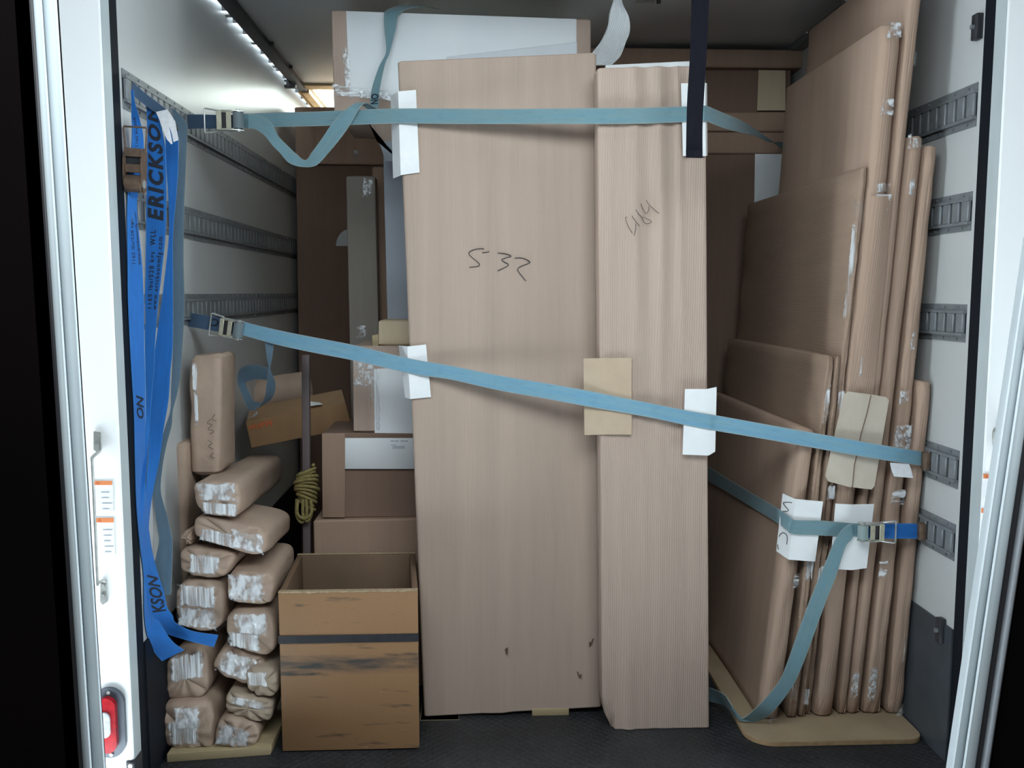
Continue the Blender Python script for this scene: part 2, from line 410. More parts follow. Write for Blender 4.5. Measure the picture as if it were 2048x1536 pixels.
def sweep(TL, TR, BR, BL, dep, r=.008, rt=.006, na=10, nz=14, disp=None, nb=4, top=None):
    """carton / panel: rounded-rectangle section carried from the bottom front edge to the top front edge"""
    dep = V(dep); d = dep.length; ey = dep.normalized(); h = (TL - BL).length
    ts = [0, rt / h] + [rt / h + (1 - 2 * rt / h) * i / nz for i in range(1, nz)] + [1 - rt / h, 1]
    v, f = [], []; cnt = None
    for ri, t in enumerate(ts):
        l = BL.lerp(TL, t); rr = BR.lerp(TR, t); w = (rr - l).length; ex = (rr - l) / w
        q = min(r, w * .48, d * .48); s = []
        for i in range(na + 1): s.append((q + (w - 2 * q) * i / na, 0, 1))
        arc = lambda cx, cy_, a0: [(cx + q * math.cos(a0 + k * math.pi / 8), cy_ + q * math.sin(a0 + k * math.pi / 8), .7) for k in range(1, 4)]
        s += arc(w - q, q, -math.pi / 2)
        for i in range(nb + 1): s.append((w, q + (d - 2 * q) * i / nb, 0))
        s += arc(w - q, d - q, 0)
        for i in range(na + 1): s.append((w - q - (w - 2 * q) * i / na, d, 0))
        s += arc(q, d - q, math.pi / 2)
        for i in range(nb + 1): s.append((0, d - q - (d - 2 * q) * i / nb, 0))
        s += arc(q, q, math.pi)
        ins = rt if ri in (0, len(ts) - 1) else 0
        for a, b, fr in s:
            u = a / w
            a2 = w / 2 + (a - w / 2) * (1 - 2 * min(ins, w * .3) / w); b2 = d / 2 + (b - d / 2) * (1 - 2 * min(ins, d * .3) / d)
            p = l + ex * a2 + ey * b2
            if disp:
                dd = disp(u, t, fr, p)
                p = p + (dd if isinstance(dd, Vector) else ey * -dd)
            v.append(p)
        cnt = len(s)
    m = len(ts)
    for i in range(m - 1):
        for k in range(cnt): k2 = (k + 1) % cnt; f.append((i * cnt + k, i * cnt + k2, (i + 1) * cnt + k2, (i + 1) * cnt + k))
    f += [tuple(range(cnt))[::-1], tuple(range((m - 1) * cnt, m * cnt))]
    return v, f
def nz(p, s, a): return noise.noise(p * s) * a
def patch(name, quad, parent, mat, off=(0, -.0025, 0), n=6, wr=.0015, sub=None):
    """a wrinkled strip of tape laid just off a surface; quad = TL, TR, BR, BL"""
    v, f, uv = [], [], []; TL, TR, BR, BL = [V(q) + V(off) for q in quad]
    for i in range(n + 1):
        for k in range(n + 1):
            p = TL.lerp(TR, k / n).lerp(BL.lerp(BR, k / n), i / n)
            v.append(p + V((0, -abs(noise.noise(p * 60)) * wr, 0))); uv.append((k / n, i / n))
    for i in range(n):
        for k in range(n): a = i * (n + 1) + k; f.append((a, a + 1, a + n + 2, a + n + 1))
    return put(name, (v, f, uv), mat, parent, 80)
def quadP(px, Y): return [P(x, y, Y) for x, y in px]

# ================================================================== the truck body
struct('floor', box(XL - .02, XR + .02, 2.42, 6.6, -.06, 0), M['floor'])
struct('wall_left', box(XL - .05, XL, 2.47, 6.6, -.06, ZC + .03), M['wallw'])
struct('wall_right', box(XR, XR + .05, 2.47, 6.6, -.06, ZC + .03), M['wallw'])
struct('wall_back', box(XL, XR, 6.55, 6.6, -.06, ZC + .03), M['wallw'])
GAP, SX0, SX1, SY0, SY1 = XL + .020, -.845, -.05, 4.84, 6.1
g = Geo()
g.add(box(GAP, XR + .05, 2.55, SY0, ZC, ZC + .03)); g.add(box(GAP, SX0, SY0, SY1, ZC, ZC + .03))
g.add(box(SX1, XR + .05, SY0, SY1, ZC, ZC + .03)); g.add(box(GAP, XR + .05, SY1, 6.6, ZC, ZC + .03))
struct('ceiling', g, M['ceil'])
struct('window_1', box(SX0 - .02, SX1 + .02, SY0 - .02, SY1 + .02, ZC + .031, ZC + .035), M['pane'])
# wooden bow and side rails framing the roof light
g = Geo(); g.add(box(GAP + .06, SX1 + .1, SY0 - .09, SY0, ZC - .012, ZC)); g.add(box(SX0 - .05, SX0 - .012, SY0, SY1, ZC - .03, ZC))
g.add(box(GAP + .015, SX0 - .062, SY0, SY1, ZC - .03, ZC))
struct('trim_1', g, M['ply'])
# dark angle along the left roof joint, with the spacers that break the line of daylight
g = Geo(); g.add(box(GAP, GAP + .02, 2.55, SY0, ZC - .010, ZC)); g.add(box(GAP + .02, GAP + .062, 2.55, SY0, ZC - .022, ZC))
y = 2.62
while y < 6.5: g.add(box(XL, GAP, y, y + .007, ZC - .004, ZC + .03)); y += .155
struct('trim_2', g, M['band'])
g = Geo(); g.add(box(XR - .05, XR, 2.55, 6.5, ZC - .03, ZC)); struct('trim_3', g, M['steel_dark'])
# grey kick plate low on the right wall, and on the left behind the load
struct('baseboard_right', box(XR - .006, XR, 2.5135, 6.5, 0, .41), M['kick'])
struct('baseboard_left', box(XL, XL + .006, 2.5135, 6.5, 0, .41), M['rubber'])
# rear door frame: white outer face, return coloured grey for its weaker light, dark seal track
def post(s, nm, n):
    X = XL if s < 0 else XR
    a, b = sorted((X, X + s * .34))
    tag(put('trim_%d' % n, box(a, b, 2.405, 2.462, -.9, 2.75, .004, 1), [M['truckw']]), kind='structure')
    a, b = sorted((X - s * .0015, X + s * .03))
    struct('trim_%d' % (n + 1), box(a, b, 2.41, 2.461, -.06, 2.44), M['postgrey'])
    a, b = sorted((X, X + s * .05))
    struct('trim_%d' % (n + 2), box(a - (.001 if s > 0 else 0), b + (.001 if s < 0 else 0), 2.462, 2.513, -.06, 2.44), M['rubber'])
post(-1, 'left', 4); post(1, 'right', 7)
struct('trim_10', box(XL, XR, 2.405, 2.56, 2.42, 2.75), M['truckw'])                     # header
struct('trim_11', box(XL, XR, 2.395, 2.425, -.09, .004), M['steel_dark'])                 # rear sill
# the loading-dock doorway the picture is taken from
def pj(px, py, Y): return P(px, py, Y)
def jamb(edge, n, nm):
    """edge: four picture x at y=0 and y=1536: outer, groove, inner"""
    (o0, g0, i0), (o1, g1, i1) = edge
    def col(x0, x1, u0, u1, ya, th_):
        A, B, C_, D = P(x0, 0, ya), P(u0, 0, ya), P(u1, 1536, ya), P(x1, 1536, ya)
        ext = lambda p, q: p + (p - q) * .3
        A, D = ext(A, D), ext(D, A); B, C_ = ext(B, C_), ext(C_, B)
        k = V((-.05 if o0 < 1000 else .05, th_, 0)); return hexa([A, B, C_, D], [p + k for p in (A, B, C_, D)], .003, 1)
    gg = Geo(); gg.add(col(o0, o1, g0, g1, 1.42, .1)); gg.add(col(g0, g1, i0, i1, 1.432, .1))
    struct('trim_%d' % n, gg, M['jamb'])
jamb(((66, 84, 114), (166, 184, 211)), 12, 'left')
jamb(((2178, 2152, 2130), (1951, 1926, 1904)), 13, 'right')
def edge(px0, px1, n, w, Ya, mat):
    A, D = P(px0, 0, Ya), P(px1, 1536, Ya); A, D = A + (A - D) * .25, D + (D - A) * .25
    k = V((w, 0, 0)); y_ = V((0, .045, 0)); q = [A, A + k, D + k, D] if w > 0 else [A + k, A, D, D + k]
    struct('trim_%d' % n, hexa(q, [p + y_ for p in q], .003, 1), mat)
edge(66, 166, 14, -.03, 1.42, M['darkrubber'])
edge(2178, 1951, 15, .03, 1.42, M['darkrubber'])
edge(2205, 1972, 16, .007, 1.405, M['trimgrey'])
# dark walls of the hall either side, its ceiling, floor and the far end
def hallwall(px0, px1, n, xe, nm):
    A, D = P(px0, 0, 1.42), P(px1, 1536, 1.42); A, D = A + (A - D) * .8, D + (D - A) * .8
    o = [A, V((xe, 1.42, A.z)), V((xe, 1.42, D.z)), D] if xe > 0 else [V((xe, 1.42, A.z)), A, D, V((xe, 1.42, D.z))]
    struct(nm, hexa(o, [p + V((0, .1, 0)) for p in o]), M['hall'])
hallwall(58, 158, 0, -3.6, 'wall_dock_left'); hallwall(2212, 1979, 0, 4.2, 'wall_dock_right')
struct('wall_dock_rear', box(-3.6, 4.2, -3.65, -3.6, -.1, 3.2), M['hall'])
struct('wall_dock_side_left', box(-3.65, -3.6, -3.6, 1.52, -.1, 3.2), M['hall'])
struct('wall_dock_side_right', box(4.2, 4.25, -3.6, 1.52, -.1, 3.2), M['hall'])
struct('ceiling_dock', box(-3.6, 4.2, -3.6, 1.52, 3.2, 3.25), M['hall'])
g = Geo(); g.add(box(-3.6, 4.2, -3.6, 1.52, -.12, -.07)); g.add(box(-.9, 1.36, 1.52, 2.36, -.12, -.07)); struct('floor_dock', g, M['concrete'])
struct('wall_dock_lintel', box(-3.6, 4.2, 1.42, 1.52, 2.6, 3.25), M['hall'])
struct('ceiling_daylight_block', box(-3.6, 4.2, 1.52, 2.5, 2.95, 3.0), M['hall'])  # added slab, out of view, keeps sky light from above off the load
struct('ground', box(-9, 9, 2.1, 12, -1.25, -1.2), M['asphalt'])

# ------------------------------------------------------------------ slotted cargo tracks
def track(X, s, z0, z1, y0, y1, label):
    """s: +1 track faces right (on the left wall), -1 faces left"""
    g, h = Geo(), z1 - z0
    bx = lambda a, b, ya, yb, za, zb, bv=0: g.add(box(*sorted((X + s * a, X + s * b)), ya, yb, za, zb, bv, 1))
    bx(0, .003, y0, y1, z0, z0 + h * .16); bx(0, .003, y0, y1, z1 - h * .16, z1)              # flanges
    bx(0, .013, y0, y1, z0 + h * .16, z0 + h * .24); bx(0, .013, y0, y1, z1 - h * .24, z1 - h * .16)
    y = y0; p = .0508
    while y < y1 - .02:
        bx(.003, .013, y, min(y + .0375, y1), z0 + h * .235, z1 - h * .235, .0025); y += p
    t = thing('cargo_track', label, 'cargo track', (X, y0, z0), 'cargo tracks on the %s wall' % ('left' if s > 0 else 'right'))
    bk = Geo(); bk.add(box(*sorted((X + s * .0005, X + s * .002)), y0, y1, z0 + h * .17, z1 - h * .17)); put('slot_backing', bk, M['kick'], t)
    k = 0; y = y0 + .042
    sc = g
    while y < y1 - .02 and k < 40:
        for z in (z0 + h * .08, z1 - h * .08): sc.add(cyl((X + s * .004, y, z), (1, 0, 0), .0042, .004, 8))
        y += .0762; k += 1
    put('slotted_plate', g, M['steel_dark'], t)
    return t
track(XL, 1, 1.895, 2.0, 2.53, 5.6, 'grey slotted steel track highest on the left wall, behind the hanging blue straps')
track(XL, 1, 1.576, 1.68, 2.53, 5.6, 'grey slotted steel track halfway up the left wall, middle of the three seen there')
track(XL, 1, 1.295, 1.395, 2.53, 5.6, 'grey slotted steel track on the left wall just above the slanting strap buckle')
track(XR, -1, 1.865, 1.985, 2.53, 5.0, 'grey slotted steel track topmost on the right wall')
track(XR, -1, 1.575, 1.685, 2.53, 5.0, 'grey slotted steel track second from the top on the right wall')
track(XR, -1, 1.257, 1.366, 2.53, 5.0, 'grey slotted steel track third from the top on the right wall')
track(XR, -1, .828, .941, 2.53, 5.0, 'grey slotted steel track on the right wall holding the long slanting strap')
track(XR, -1, .612, .722, 2.53, 5.0, 'grey slotted steel track lowest on the right wall, holding the short buckled strap')

# ------------------------------------------------------------------ ceiling clips, brackets, outside fittings
for px, py, lab in ((461, 31, 'small steel roof clip at upper left, nearest on the left row'), (520, 86, 'small steel roof clip second along the left row'),
                    (560, 133, 'small steel roof clip third along the left row, close to the roof light'),
                    (1290, 1, 'pale roof clip at the top edge above the curled foam'), (1627, 67, 'steel roof clip at the right above the tall leaning panels'),
                    (1706, 3, 'steel roof clip at upper right, nearer than the other one on that side')):
    c = PZ(px, py, ZC - .006); t = thing('roof_clip', lab, 'clip', (c.x, c.y, ZC - .012), 'roof clips')
    put('plate', box(c.x - .035, c.x + .035, c.y - .016, c.y + .016, ZC - .010, ZC - .0005, .003), M['steel'], t)
    put('screw', cyl((c.x + .05, c.y, ZC - .008), (0, 0, 1), .008, .014, 10), M['band'], t)
c = PZ(572, 172, ZC - .03); t = thing('roof_bracket', 'dark metal bracket under the roof at the corner of the bright roof light', 'bracket', c)
gb = Geo(); gb.add(box(c.x - .045, c.x + .05, c.y - .02, c.y + .02, ZC - .04, ZC - .0005, .004)); put('bracket_body', gb, M['band'], t)
put('bolt', cyl((c.x, c.y - .02, ZC - .022), (0, 1, 0), .008, .014, 10), M['steel'], t)
def hinge(px, py, w, h, lab):
    a = PX(px, py, XR - .001); t = thing('door_bracket', lab, 'bracket', a)
    put('plate', box(XR - .02, XR - .0005, a.y - w / 2, a.y + w / 2, a.z - h, a.z, .003), M['band'], t)
    put('bolt', cyl((XR - .022, a.y, a.z - h * .5), (1, 0, 0), .007, .012, 10), M['steel_dark'], t)
hinge(1962, 28, .03, .07, 'black bracket on the right door track at the very top')
hinge(1888, 1236, .03, .075, 'small metal bracket on the right door track beside the grey kick plate')

YF = 2.405
def onpost(x, y, off=0): return P(x, y, YF - off)
# left grab handle
t = thing('grab_handle', 'slim steel grab handle bolted to the white left door post', 'handle', onpost(190, 1200))
put('bar', tube(cat([onpost(199, 902, .006), onpost(196, 905, .02), onpost(184, 916, .045), onpost(184, 930, .05), onpost(189, 1040, .05), onpost(194, 1158, .05), onpost(195, 1166, .045), onpost(206, 1160, .02), onpost(209, 1163, .006)], 5), .0045, 10), M['steel'], t)
for q in ([(187, 863), (201, 865), (202, 900), (194, 905), (187, 899)], [(201, 1160), (212, 1161), (214, 1204), (205, 1210), (200, 1203)]):
    pl = put('bracket', prism([onpost(x, y, .007) for x, y in q], (0, .0065, 0)), M['steel'], t)
    cx, cyy = sum(a for a, b in q) / len(q), (q[0][1] + q[2][1]) / 2
    for d in (-10, 10): put('bolt', cyl(onpost(cx - 1, cyy + d, .009), (0, 1, 0), .006, .006, 10), M['steel'], pl)
# warning stickers
def sticker(x0, x1, y0, y1, lines, lab, sk=2):
    t = thing('warning_sticker', lab, 'sticker', onpost((x0 + x1) / 2, y1), 'warning stickers on the door posts')
    put('sheet', prism([onpost(x0 - 1, y0 - 2, .0015), onpost(x1 + 1, y0 - 2, .0015), onpost(x1 + 1 + sk, y1 + lines * 12 + 4, .0015), onpost(x0 - 1 + sk, y1 + lines * 12 + 4, .0015)], (0, .001, 0)), M['white2'], t)
    put('orange_bar', prism([onpost(x0, y0, .0025), onpost(x1, y0, .0025), onpost(x1, y1, .0025), onpost(x0, y1, .0025)], (0, .001, 0)), M['orange_lab'], t)
    put('triangle', prism([onpost(x0 + 8, y0 + 1.5, .0032), onpost(x0 + 12, y1 - 1.5, .0032), onpost(x0 + 4, y1 - 1.5, .0032)], (0, .0006, 0)), M['orange'], t)
    g = Geo()
    for i in range(lines):
        a = y1 + 14 + 11 * i; e = random.uniform(.55, .95)
        g.add(prism([onpost(x0 + 16 + i, a, .0025), onpost(x0 + 16 + (x1 - x0 - 14) * e + i, a, .0025), onpost(x0 + 16 + (x1 - x0 - 14) * e + i, a + 1.3, .0025), onpost(x0 + 16 + i, a + 1.3, .0025)], (0, .0006, 0)))
    put('small_print', g, M['greyprint'], t)
sticker(186, 224, 962, 970, 4, 'upper orange-headed warning sticker beside the grab handle on the left post')
sticker(190, 227, 1036, 1045, 5, 'lower orange-headed warning sticker beside the grab handle on the left post')
sticker(1967, 1999, 948, 957, 3, 'upper orange-headed warning sticker on the white right door post', -3)
sticker(1963, 1993, 1017, 1026, 3, 'lower orange-headed warning sticker on the white right door post', -3)
c = PX(1902, 1490, XR - .0015)
t = thing('warning_sticker', 'torn red and white sticker at the foot of the right door post return', 'sticker', c)
put('sheet', box(XR - .0035, XR - .002, 2.42, 2.45, c.z - .16, c.z + .01), M['white2'], t)
put('red_bar', box(XR - .0045, XR - .0036, 2.42, 2.45, c.z - .014, c.z + .009), M['orange'], t)
gp = Geo()
for i in range(7): gp.add(box(XR - .0042, XR - .0036, 2.424, 2.446, c.z - .03 - i * .017, c.z - .036 - i * .017))
put('small_print', gp, M['greyprint'], t)
c = onpost(1994, 880); t = thing('grab_handle', 'steel grab handle half hidden behind the right door frame', 'handle', c)
put('bar', tube(cat([onpost(2000, 856, .01), onpost(1991, 858, .03), onpost(1988, 872, .04), onpost(1990, 900, .045), onpost(2002, 1000, .045), onpost(2010, 1090, .02)], 5), .0045, 10), M['steel'], t)
put('bracket', prism([onpost(1995, 852, .007), onpost(2010, 852, .007), onpost(2010, 900, .007), onpost(1997, 895, .007)], (0, .0065, 0)), M['steel'], t)
# tail lamp
def stadium(cx, cy_, w, h, Y, d, n=14):
    r = w / 2; pts = []
    for k in range(n + 1): a = math.pi * k / n; pts.append(V((cx + r * math.cos(a), Y, cy_ + h / 2 - r + r * math.sin(a))))
    for k in range(n + 1): a = math.pi + math.pi * k / n; pts.append(V((cx + r * math.cos(a), Y, cy_ - h / 2 + r + r * math.sin(a))))
    return prism(pts, (0, d, 0))
a, b = onpost(222, 1373), onpost(222, 1511); cz, ch = (a.z + b.z) / 2, a.z - b.z
cx = (onpost(253, 1442).x + onpost(190, 1442).x) / 2; cw = onpost(253, 1442).x - onpost(190, 1442).x
t = thing('tail_lamp', 'oval tail lamp with red and clear lens in a dark base on the left post', 'tail lamp', (cx, YF, b.z))
put('lamp_base', stadium(cx, cz, cw, ch, YF - .014, .0135), M['greyblue'], t)
lx = onpost(221, 1442).x; lw = onpost(240, 1442).x - onpost(202, 1442).x
ln = put('red_lens', stadium(lx, cz, lw, ch * .79, YF - .030, .016), M['red'], t)
put('clear_lens', stadium(lx - .004, cz + .004, lw * .64, ch * .36, YF - .035, .005), M['clear'], ln)
for dz in (-1, 1): put('screw', cyl((cx + .004, YF - .016, cz + dz * ch * .445), (0, 1, 0), .0048, .005, 10), M['steel'], t)
c = P(276, 1520, 2.46); t = thing('latch_pin', 'small black latch with a bright bolt at the foot of the left post', 'latch', c)
put('latch_body', box(c.x - .012, c.x + .014, 2.40, 2.462, c.z - .05, c.z + .03, .006), M['band'], t)
put('bolt', cyl((c.x + .004, 2.397, c.z + .018), (0, 1, 0), .006, .008, 10), M['steel'], t)
# ================================================================== the load: centre
def carton_thing(name, label, cat_, px, Y, depth, mat, r=.007, Yt=None, disp=None, zb=None, na=10, nz_=14, group=None, part='board', rt=.005, wob=.0025, zt=None):
    """px: TL, TR, BR, BL picture points of the front face on depth Y (bottom) / Yt (top); zb carries the foot down to a height"""
    Yt = Yt or Y
    TL, TR, BR, BL = P(*px[0], Yt), P(*px[1], Yt), P(*px[2], Y), P(*px[3], Y)
    if zb is not None: BL.z = zb; BR.z = zb; BL.x = BL.x; BR.x = BR.x
    if zt is not None: TL.z = zt; TR.z = zt
    t = thing(name, label, cat_, V(((BL.x + BR.x) / 2, Y + depth / 2, min(BL.z, BR.z))), group)
    d = disp or (lambda u, tt, fr, p: nz(p, 4, wob) * fr)
    put(part, sweep(TL, TR, BR, BL, (0, depth, 0), r, rt, na, nz_, d), mat, t)
    return t, (TL, TR, BR, BL)

BX1, BX2 = 2.862, 2.752
t1, q1 = carton_thing('tall_carton', 'wide tall ribbed brown carton marked 532 standing in the middle', 'carton',
    [(795, 122), (1193, 105), (1203, 1415), (848, 1435)], BX1, .155, M['cb'], r=.011, Yt=BX1 - .012, na=16, nz_=30,
    disp=lambda u, t, fr, p: fr * (nz(p, 1.6, .004) + .004 * math.exp(-((u - .42) / .05) ** 2) * max(0, 1 - t) ** 2 * 2), rt=.004)
def on1(x, y): 
    tt = (1425 - y) / 1310; return P(x, y, BX1 - .012 * tt - .0035)
sc = lambda pts, ox, oy, k: [(ox + x / k, oy + y / k) for x, y in pts]
put('marker_number', pen([sc(s, 920, 480, 12.8) for s in (
    [(610, 235), (575, 220), (420, 232), (300, 270), (225, 330), (260, 400), (340, 475), (440, 550), (500, 620), (470, 665), (380, 685), (240, 695)],
    [(570, 320), (640, 318), (750, 298)],
    [(965, 332), (1130, 345), (1230, 368), (1305, 412), (1200, 445), (1090, 485), (1070, 512), (1120, 555), (1210, 600), (1240, 630), (1190, 680), (1090, 730), (965, 785)],
    [(1400, 462), (1560, 455), (1680, 490), (1760, 535), (1788, 570), (1720, 610), (1600, 655), (1500, 705), (1475, 760), (1510, 830), (1590, 930), (1690, 1050)])], on1, .0026), M['ink'], t1)
def tear(px, py, s, par, Y, flip=1):
    o = P(px, py, Y - .003); g = Geo()
    k = lambda a, b, c=0: o + V((a * s * flip, -c * s, b * s))
    g.add(prism([k(-.010, .018), k(-.002, .014), k(.001, .004), k(.008, -.004), k(.006, -.018), k(-.002, -.012), k(-.007, .002)], (0, .0012, 0)))
    g.add(prism([k(.002, -.001, .001), k(.011, .010, .012), k(.010, -.015, .011)], (0, .001, 0)))
    put('torn_flap', g, M['tear'], par)
tear(1008, 1298, 1.15, t1, BX1); tear(1183, 1285, .8, t1, BX1, -1); tear(1158, 1350, .7, t1, BX1, 1)
for (a, b, y1, z_, lab) in ((840, 918, 1440, .018, 'thin pale shim under the left foot of the carton marked 532'), (1064, 1138, 1431, .016, 'thin pale shim under the right foot of the carton marked 532')):
    A, B = PZ(a, y1, 0), PZ(b, y1, 0)
    o = put('wooden_shim', box(A.x, B.x, A.y - .004, A.y + .14, 0, min(q1[2].z, q1[3].z) - .0005 if a < 900 else z_ + .008, .002), M['ply'])
    tag(o, lab, 'shim')

def ridges(u, t, fr, p):
    up = min(1, max(0, (t - .45) / .35))
    r = sum(a * math.exp(-((u - c - .04 * (1 - t)) / w) ** 2) for c, w, a in ((.33, .05, .008), (.56, .045, .009), (.74, .03, .006), (.45, .05, -.005), (.66, .04, -.006)))
    low = .006 * math.exp(-((u - .25) / .07) ** 2) * max(0, 1 - t * 2)
    d = fr * (r * up + low + nz(p, 2.2, .004) + .003 * noise.noise(V((u * 9, t * 5, 0))))
    if t < .035 and u < .10:                                              # bruised lower left corner
        return V((.03 * (1 - u / .10) * (1 - t / .035), -d + .02 * (1 - t / .035), 0))
    return d
t2, q2 = carton_thing('tall_carton', 'narrower tall carton with vertical creases, marked 484, right of the wide one', 'carton',
    [(1195, 136), (1412, 131), (1419, 1461), (1205, 1457)], BX2, .085, M['cb_flute'], r=.008, Yt=BX2 - .008, na=40, nz_=40, disp=ridges, zb=0, rt=.003)
put('marker_number', pen([sc(s, 1230, 380, 15.36) for s in (
    [(375, 840), (330, 835), (322, 870), (345, 950), (385, 1060), (440, 1165), (530, 1320)], [(585, 1400), (615, 1290), (640, 1180), (640, 1100), (622, 1030)],
    [(515, 790), (600, 920), (680, 1020), (755, 1105)],
    [(640, 600), (680, 670), (740, 755), (805, 810), (840, 880), (880, 970), (940, 1030), (1000, 1040), (1080, 1010), (1125, 980), (1070, 925), (960, 880), (850, 825)],
    [(790, 415), (850, 560), (900, 650), (960, 715), (1000, 690), (1035, 600), (1040, 500)],
    [(955, 310), (1030, 430), (1120, 520), (1230, 620), (1340, 710), (1400, 760)])], lambda x, y: P(x, y, BX2 - .0135), .0017), M['ink'], t2)
# white board and foam behind the pair
def slab(name, label, cat_, px, Y, th, mat, wob=0, part=None):
    q = quadP(px, Y); o = put(name, sweep(*q, (0, th, 0), min(.002, th * .4), .002, 8, 12, (lambda u, t, fr, p: nz(p, 5, wob)) if wob else None), mat)
    return tag(o, label, cat_)
slab('foam_board', 'white foam board edge showing above the carton marked 484', 'board', [(1211, 130), (1380, 122), (1380, 420), (1211, 420)], 3.012, .018, M['white2'])
slab('foam_board', 'pale grey board slanting up behind the top of the wide carton', 'board', [(893, 113), (1154, 84), (1157, 360), (893, 360)], 3.03, .010, M['foam'], .003)
pr = [((1180, 130), (1222, 130)), ((1181, 112), (1240, 112)), ((1202, 84), (1251, 84)), ((1216, 52), (1259, 62)), ((1220, 25), (1257, 35)), ((1232, -12), (1243, 4)), ((1238, -40), (1240, -38))]
ys = [3.05, 3.04, 3.02, 3.00, 2.99, 3.0, 3.03]
rb = Ribbon([(P(*a, Y), P(*b, Y + .02)) for (a, b), Y in zip(pr, ys)], .006, 8, True, 6)
tag(put('foam_sheet', rb.geo, M['foam_rib']), 'curled piece of white ribbed packing foam sticking up between the two tall cartons', 'foam')

# white carton lying high across the top
YW = 3.20
tw, qw = carton_thing('white_carton', 'long white-fronted carton with brown ends lying high behind the wide carton', 'carton',
    [(662, 20), (1182, 38), (1182, 236), (668, 228)], YW, .5, M['cb'], r=.006)
put('white_face', hexa(quadP([(692, 22), (1153, 38), (1153, 200), (699, 193)], YW - .004), quadP([(692, 22), (1153, 38), (1153, 200), (699, 193)], YW + .002), .001, 1), M['white'], tw)
patch('tape', quadP([(664, 168), (800, 184), (800, 204), (664, 192)], YW - .005), tw, M['tape_h'])
patch('tape', quadP([(683, 95), (698, 95), (706, 180), (690, 180)], YW - .006), tw, M['tape_x'])
patch('tape', quadP([(695, 178), (800, 186), (800, 200), (695, 196)], YW - .007), tw, M['tape_x'])
zb_w = min(qw[2].z, qw[3].z)
tu, qu = carton_thing('carton', 'small brown carton wedged under the white-fronted carton', 'carton', [(736, 238), (950, 238), (950, 296), (758, 290)], YW + .02, .62, M['cb'], r=.004)
put('grey_flap', prism(quadP([(737, 246), (760, 290), (772, 322), (800, 322), (800, 283), (754, 283)], YW + .012), (0, .004, 0)), M['foam_blue'], tu)
zu = min(qu[2].z, qu[3].z)
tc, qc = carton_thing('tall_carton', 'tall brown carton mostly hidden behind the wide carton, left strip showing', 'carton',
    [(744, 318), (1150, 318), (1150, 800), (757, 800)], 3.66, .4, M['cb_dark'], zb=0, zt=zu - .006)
slab('foam_sheet', 'slate grey foam sheet standing upright left of the wide carton', 'foam', [(766, 291), (850, 285), (850, 642), (775, 642)], 3.36, .012, M['foam_blue'], .012)
td, qd = carton_thing('slim_carton', 'slim dull brown carton with two taped patches standing left of the grey foam', 'carton', [(692, 352), (750, 352), (762, 662), (701, 690)], 3.53, .08, M['cb_grey'], r=.005, zb=0)
patch('tape', quadP([(725, 355), (746, 353), (747, 390), (725, 396)], 3.526), td, M['tape_x'])
patch('tape', quadP([(713, 651), (733, 650), (735, 676), (713, 676)], 3.526), td, M['tape_x'])
# left stack low behind the crate
YS = 3.13
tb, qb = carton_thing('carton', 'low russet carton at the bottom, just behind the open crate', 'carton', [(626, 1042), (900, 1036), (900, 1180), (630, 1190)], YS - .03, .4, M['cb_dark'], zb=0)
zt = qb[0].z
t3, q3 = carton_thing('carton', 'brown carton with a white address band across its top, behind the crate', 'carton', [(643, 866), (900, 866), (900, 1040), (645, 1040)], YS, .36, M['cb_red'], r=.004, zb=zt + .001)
put('corner_flange', hexa(quadP([(644, 867), (690, 867), (690, 1035), (645, 1035)], YS - .010), quadP([(644, 867), (690, 867), (690, 1035), (645, 1035)], YS - .002), .001, 1), M['cb_dark'], t3)
put('white_band', hexa(quadP([(690, 876), (880, 876), (880, 938), (690, 938)], YS - .012), quadP([(690, 876), (880, 876), (880, 938), (690, 938)], YS - .002), .001, 1), M['white'], t3)
g = Geo()
for x0, x1, y_, h_ in ((781, 787, 882, 2.2), (790, 795, 882, 2.2), (801, 814, 882, 2.2), (782, 793, 890, 1.3), (785, 808, 893, 1.6), (785, 809, 896, 1.6)):
    x = x0
    while x < x1:
        w_ = random.uniform(1, 2.2); g.add(prism(quadP([(x, y_ - h_ / 2), (x + w_, y_ - h_ / 2), (x + w_, y_ + h_ / 2), (x, y_ + h_ / 2)], YS - .0135), (0, .001, 0))); x += w_ + .7
put('small_print', g, M['greyprint'], t3)
z3 = q3[0].z
t4, q4 = carton_thing('carton', 'carton with white side and shiny taped brown side, above the white address band', 'carton', [(705, 692), (900, 692), (900, 868), (707, 868)], YS + .01, .34, M['cb'], r=.004, zb=z3 + .001)
put('white_side', hexa(quadP([(748, 738), (880, 732), (880, 868), (749, 868)], YS + .004), quadP([(748, 738), (880, 732), (880, 868), (749, 868)], YS + .012), .001, 1), M['white'], t4)
patch('tape', quadP([(706, 722), (752, 722), (752, 776), (706, 774)], YS + .008), t4, M['tape_x'], n=10, wr=.004)
patch('tape', quadP([(737, 735), (762, 738), (760, 866), (750, 866)], YS + .002), t4, M['tape_v'])
z4 = q4[0].z
t5, q5 = carton_thing('small_carton', 'small plain tan carton on top of the taped carton, against the wide one', 'carton', [(757, 641), (860, 641), (860, 688), (757, 688)], YS + .03, .2, M['cb_tan'], r=.003, zb=z4 + .001)
o = put('wood_offcut', hexa(quadP([(744, 671), (757, 668), (757, 700), (745, 700)], YS + .03), quadP([(744, 671), (757, 668), (757, 700), (745, 700)], YS + .10), .002), M['ply'])
tag(o, 'short pale wood offcut beside the small tan carton', 'wood')

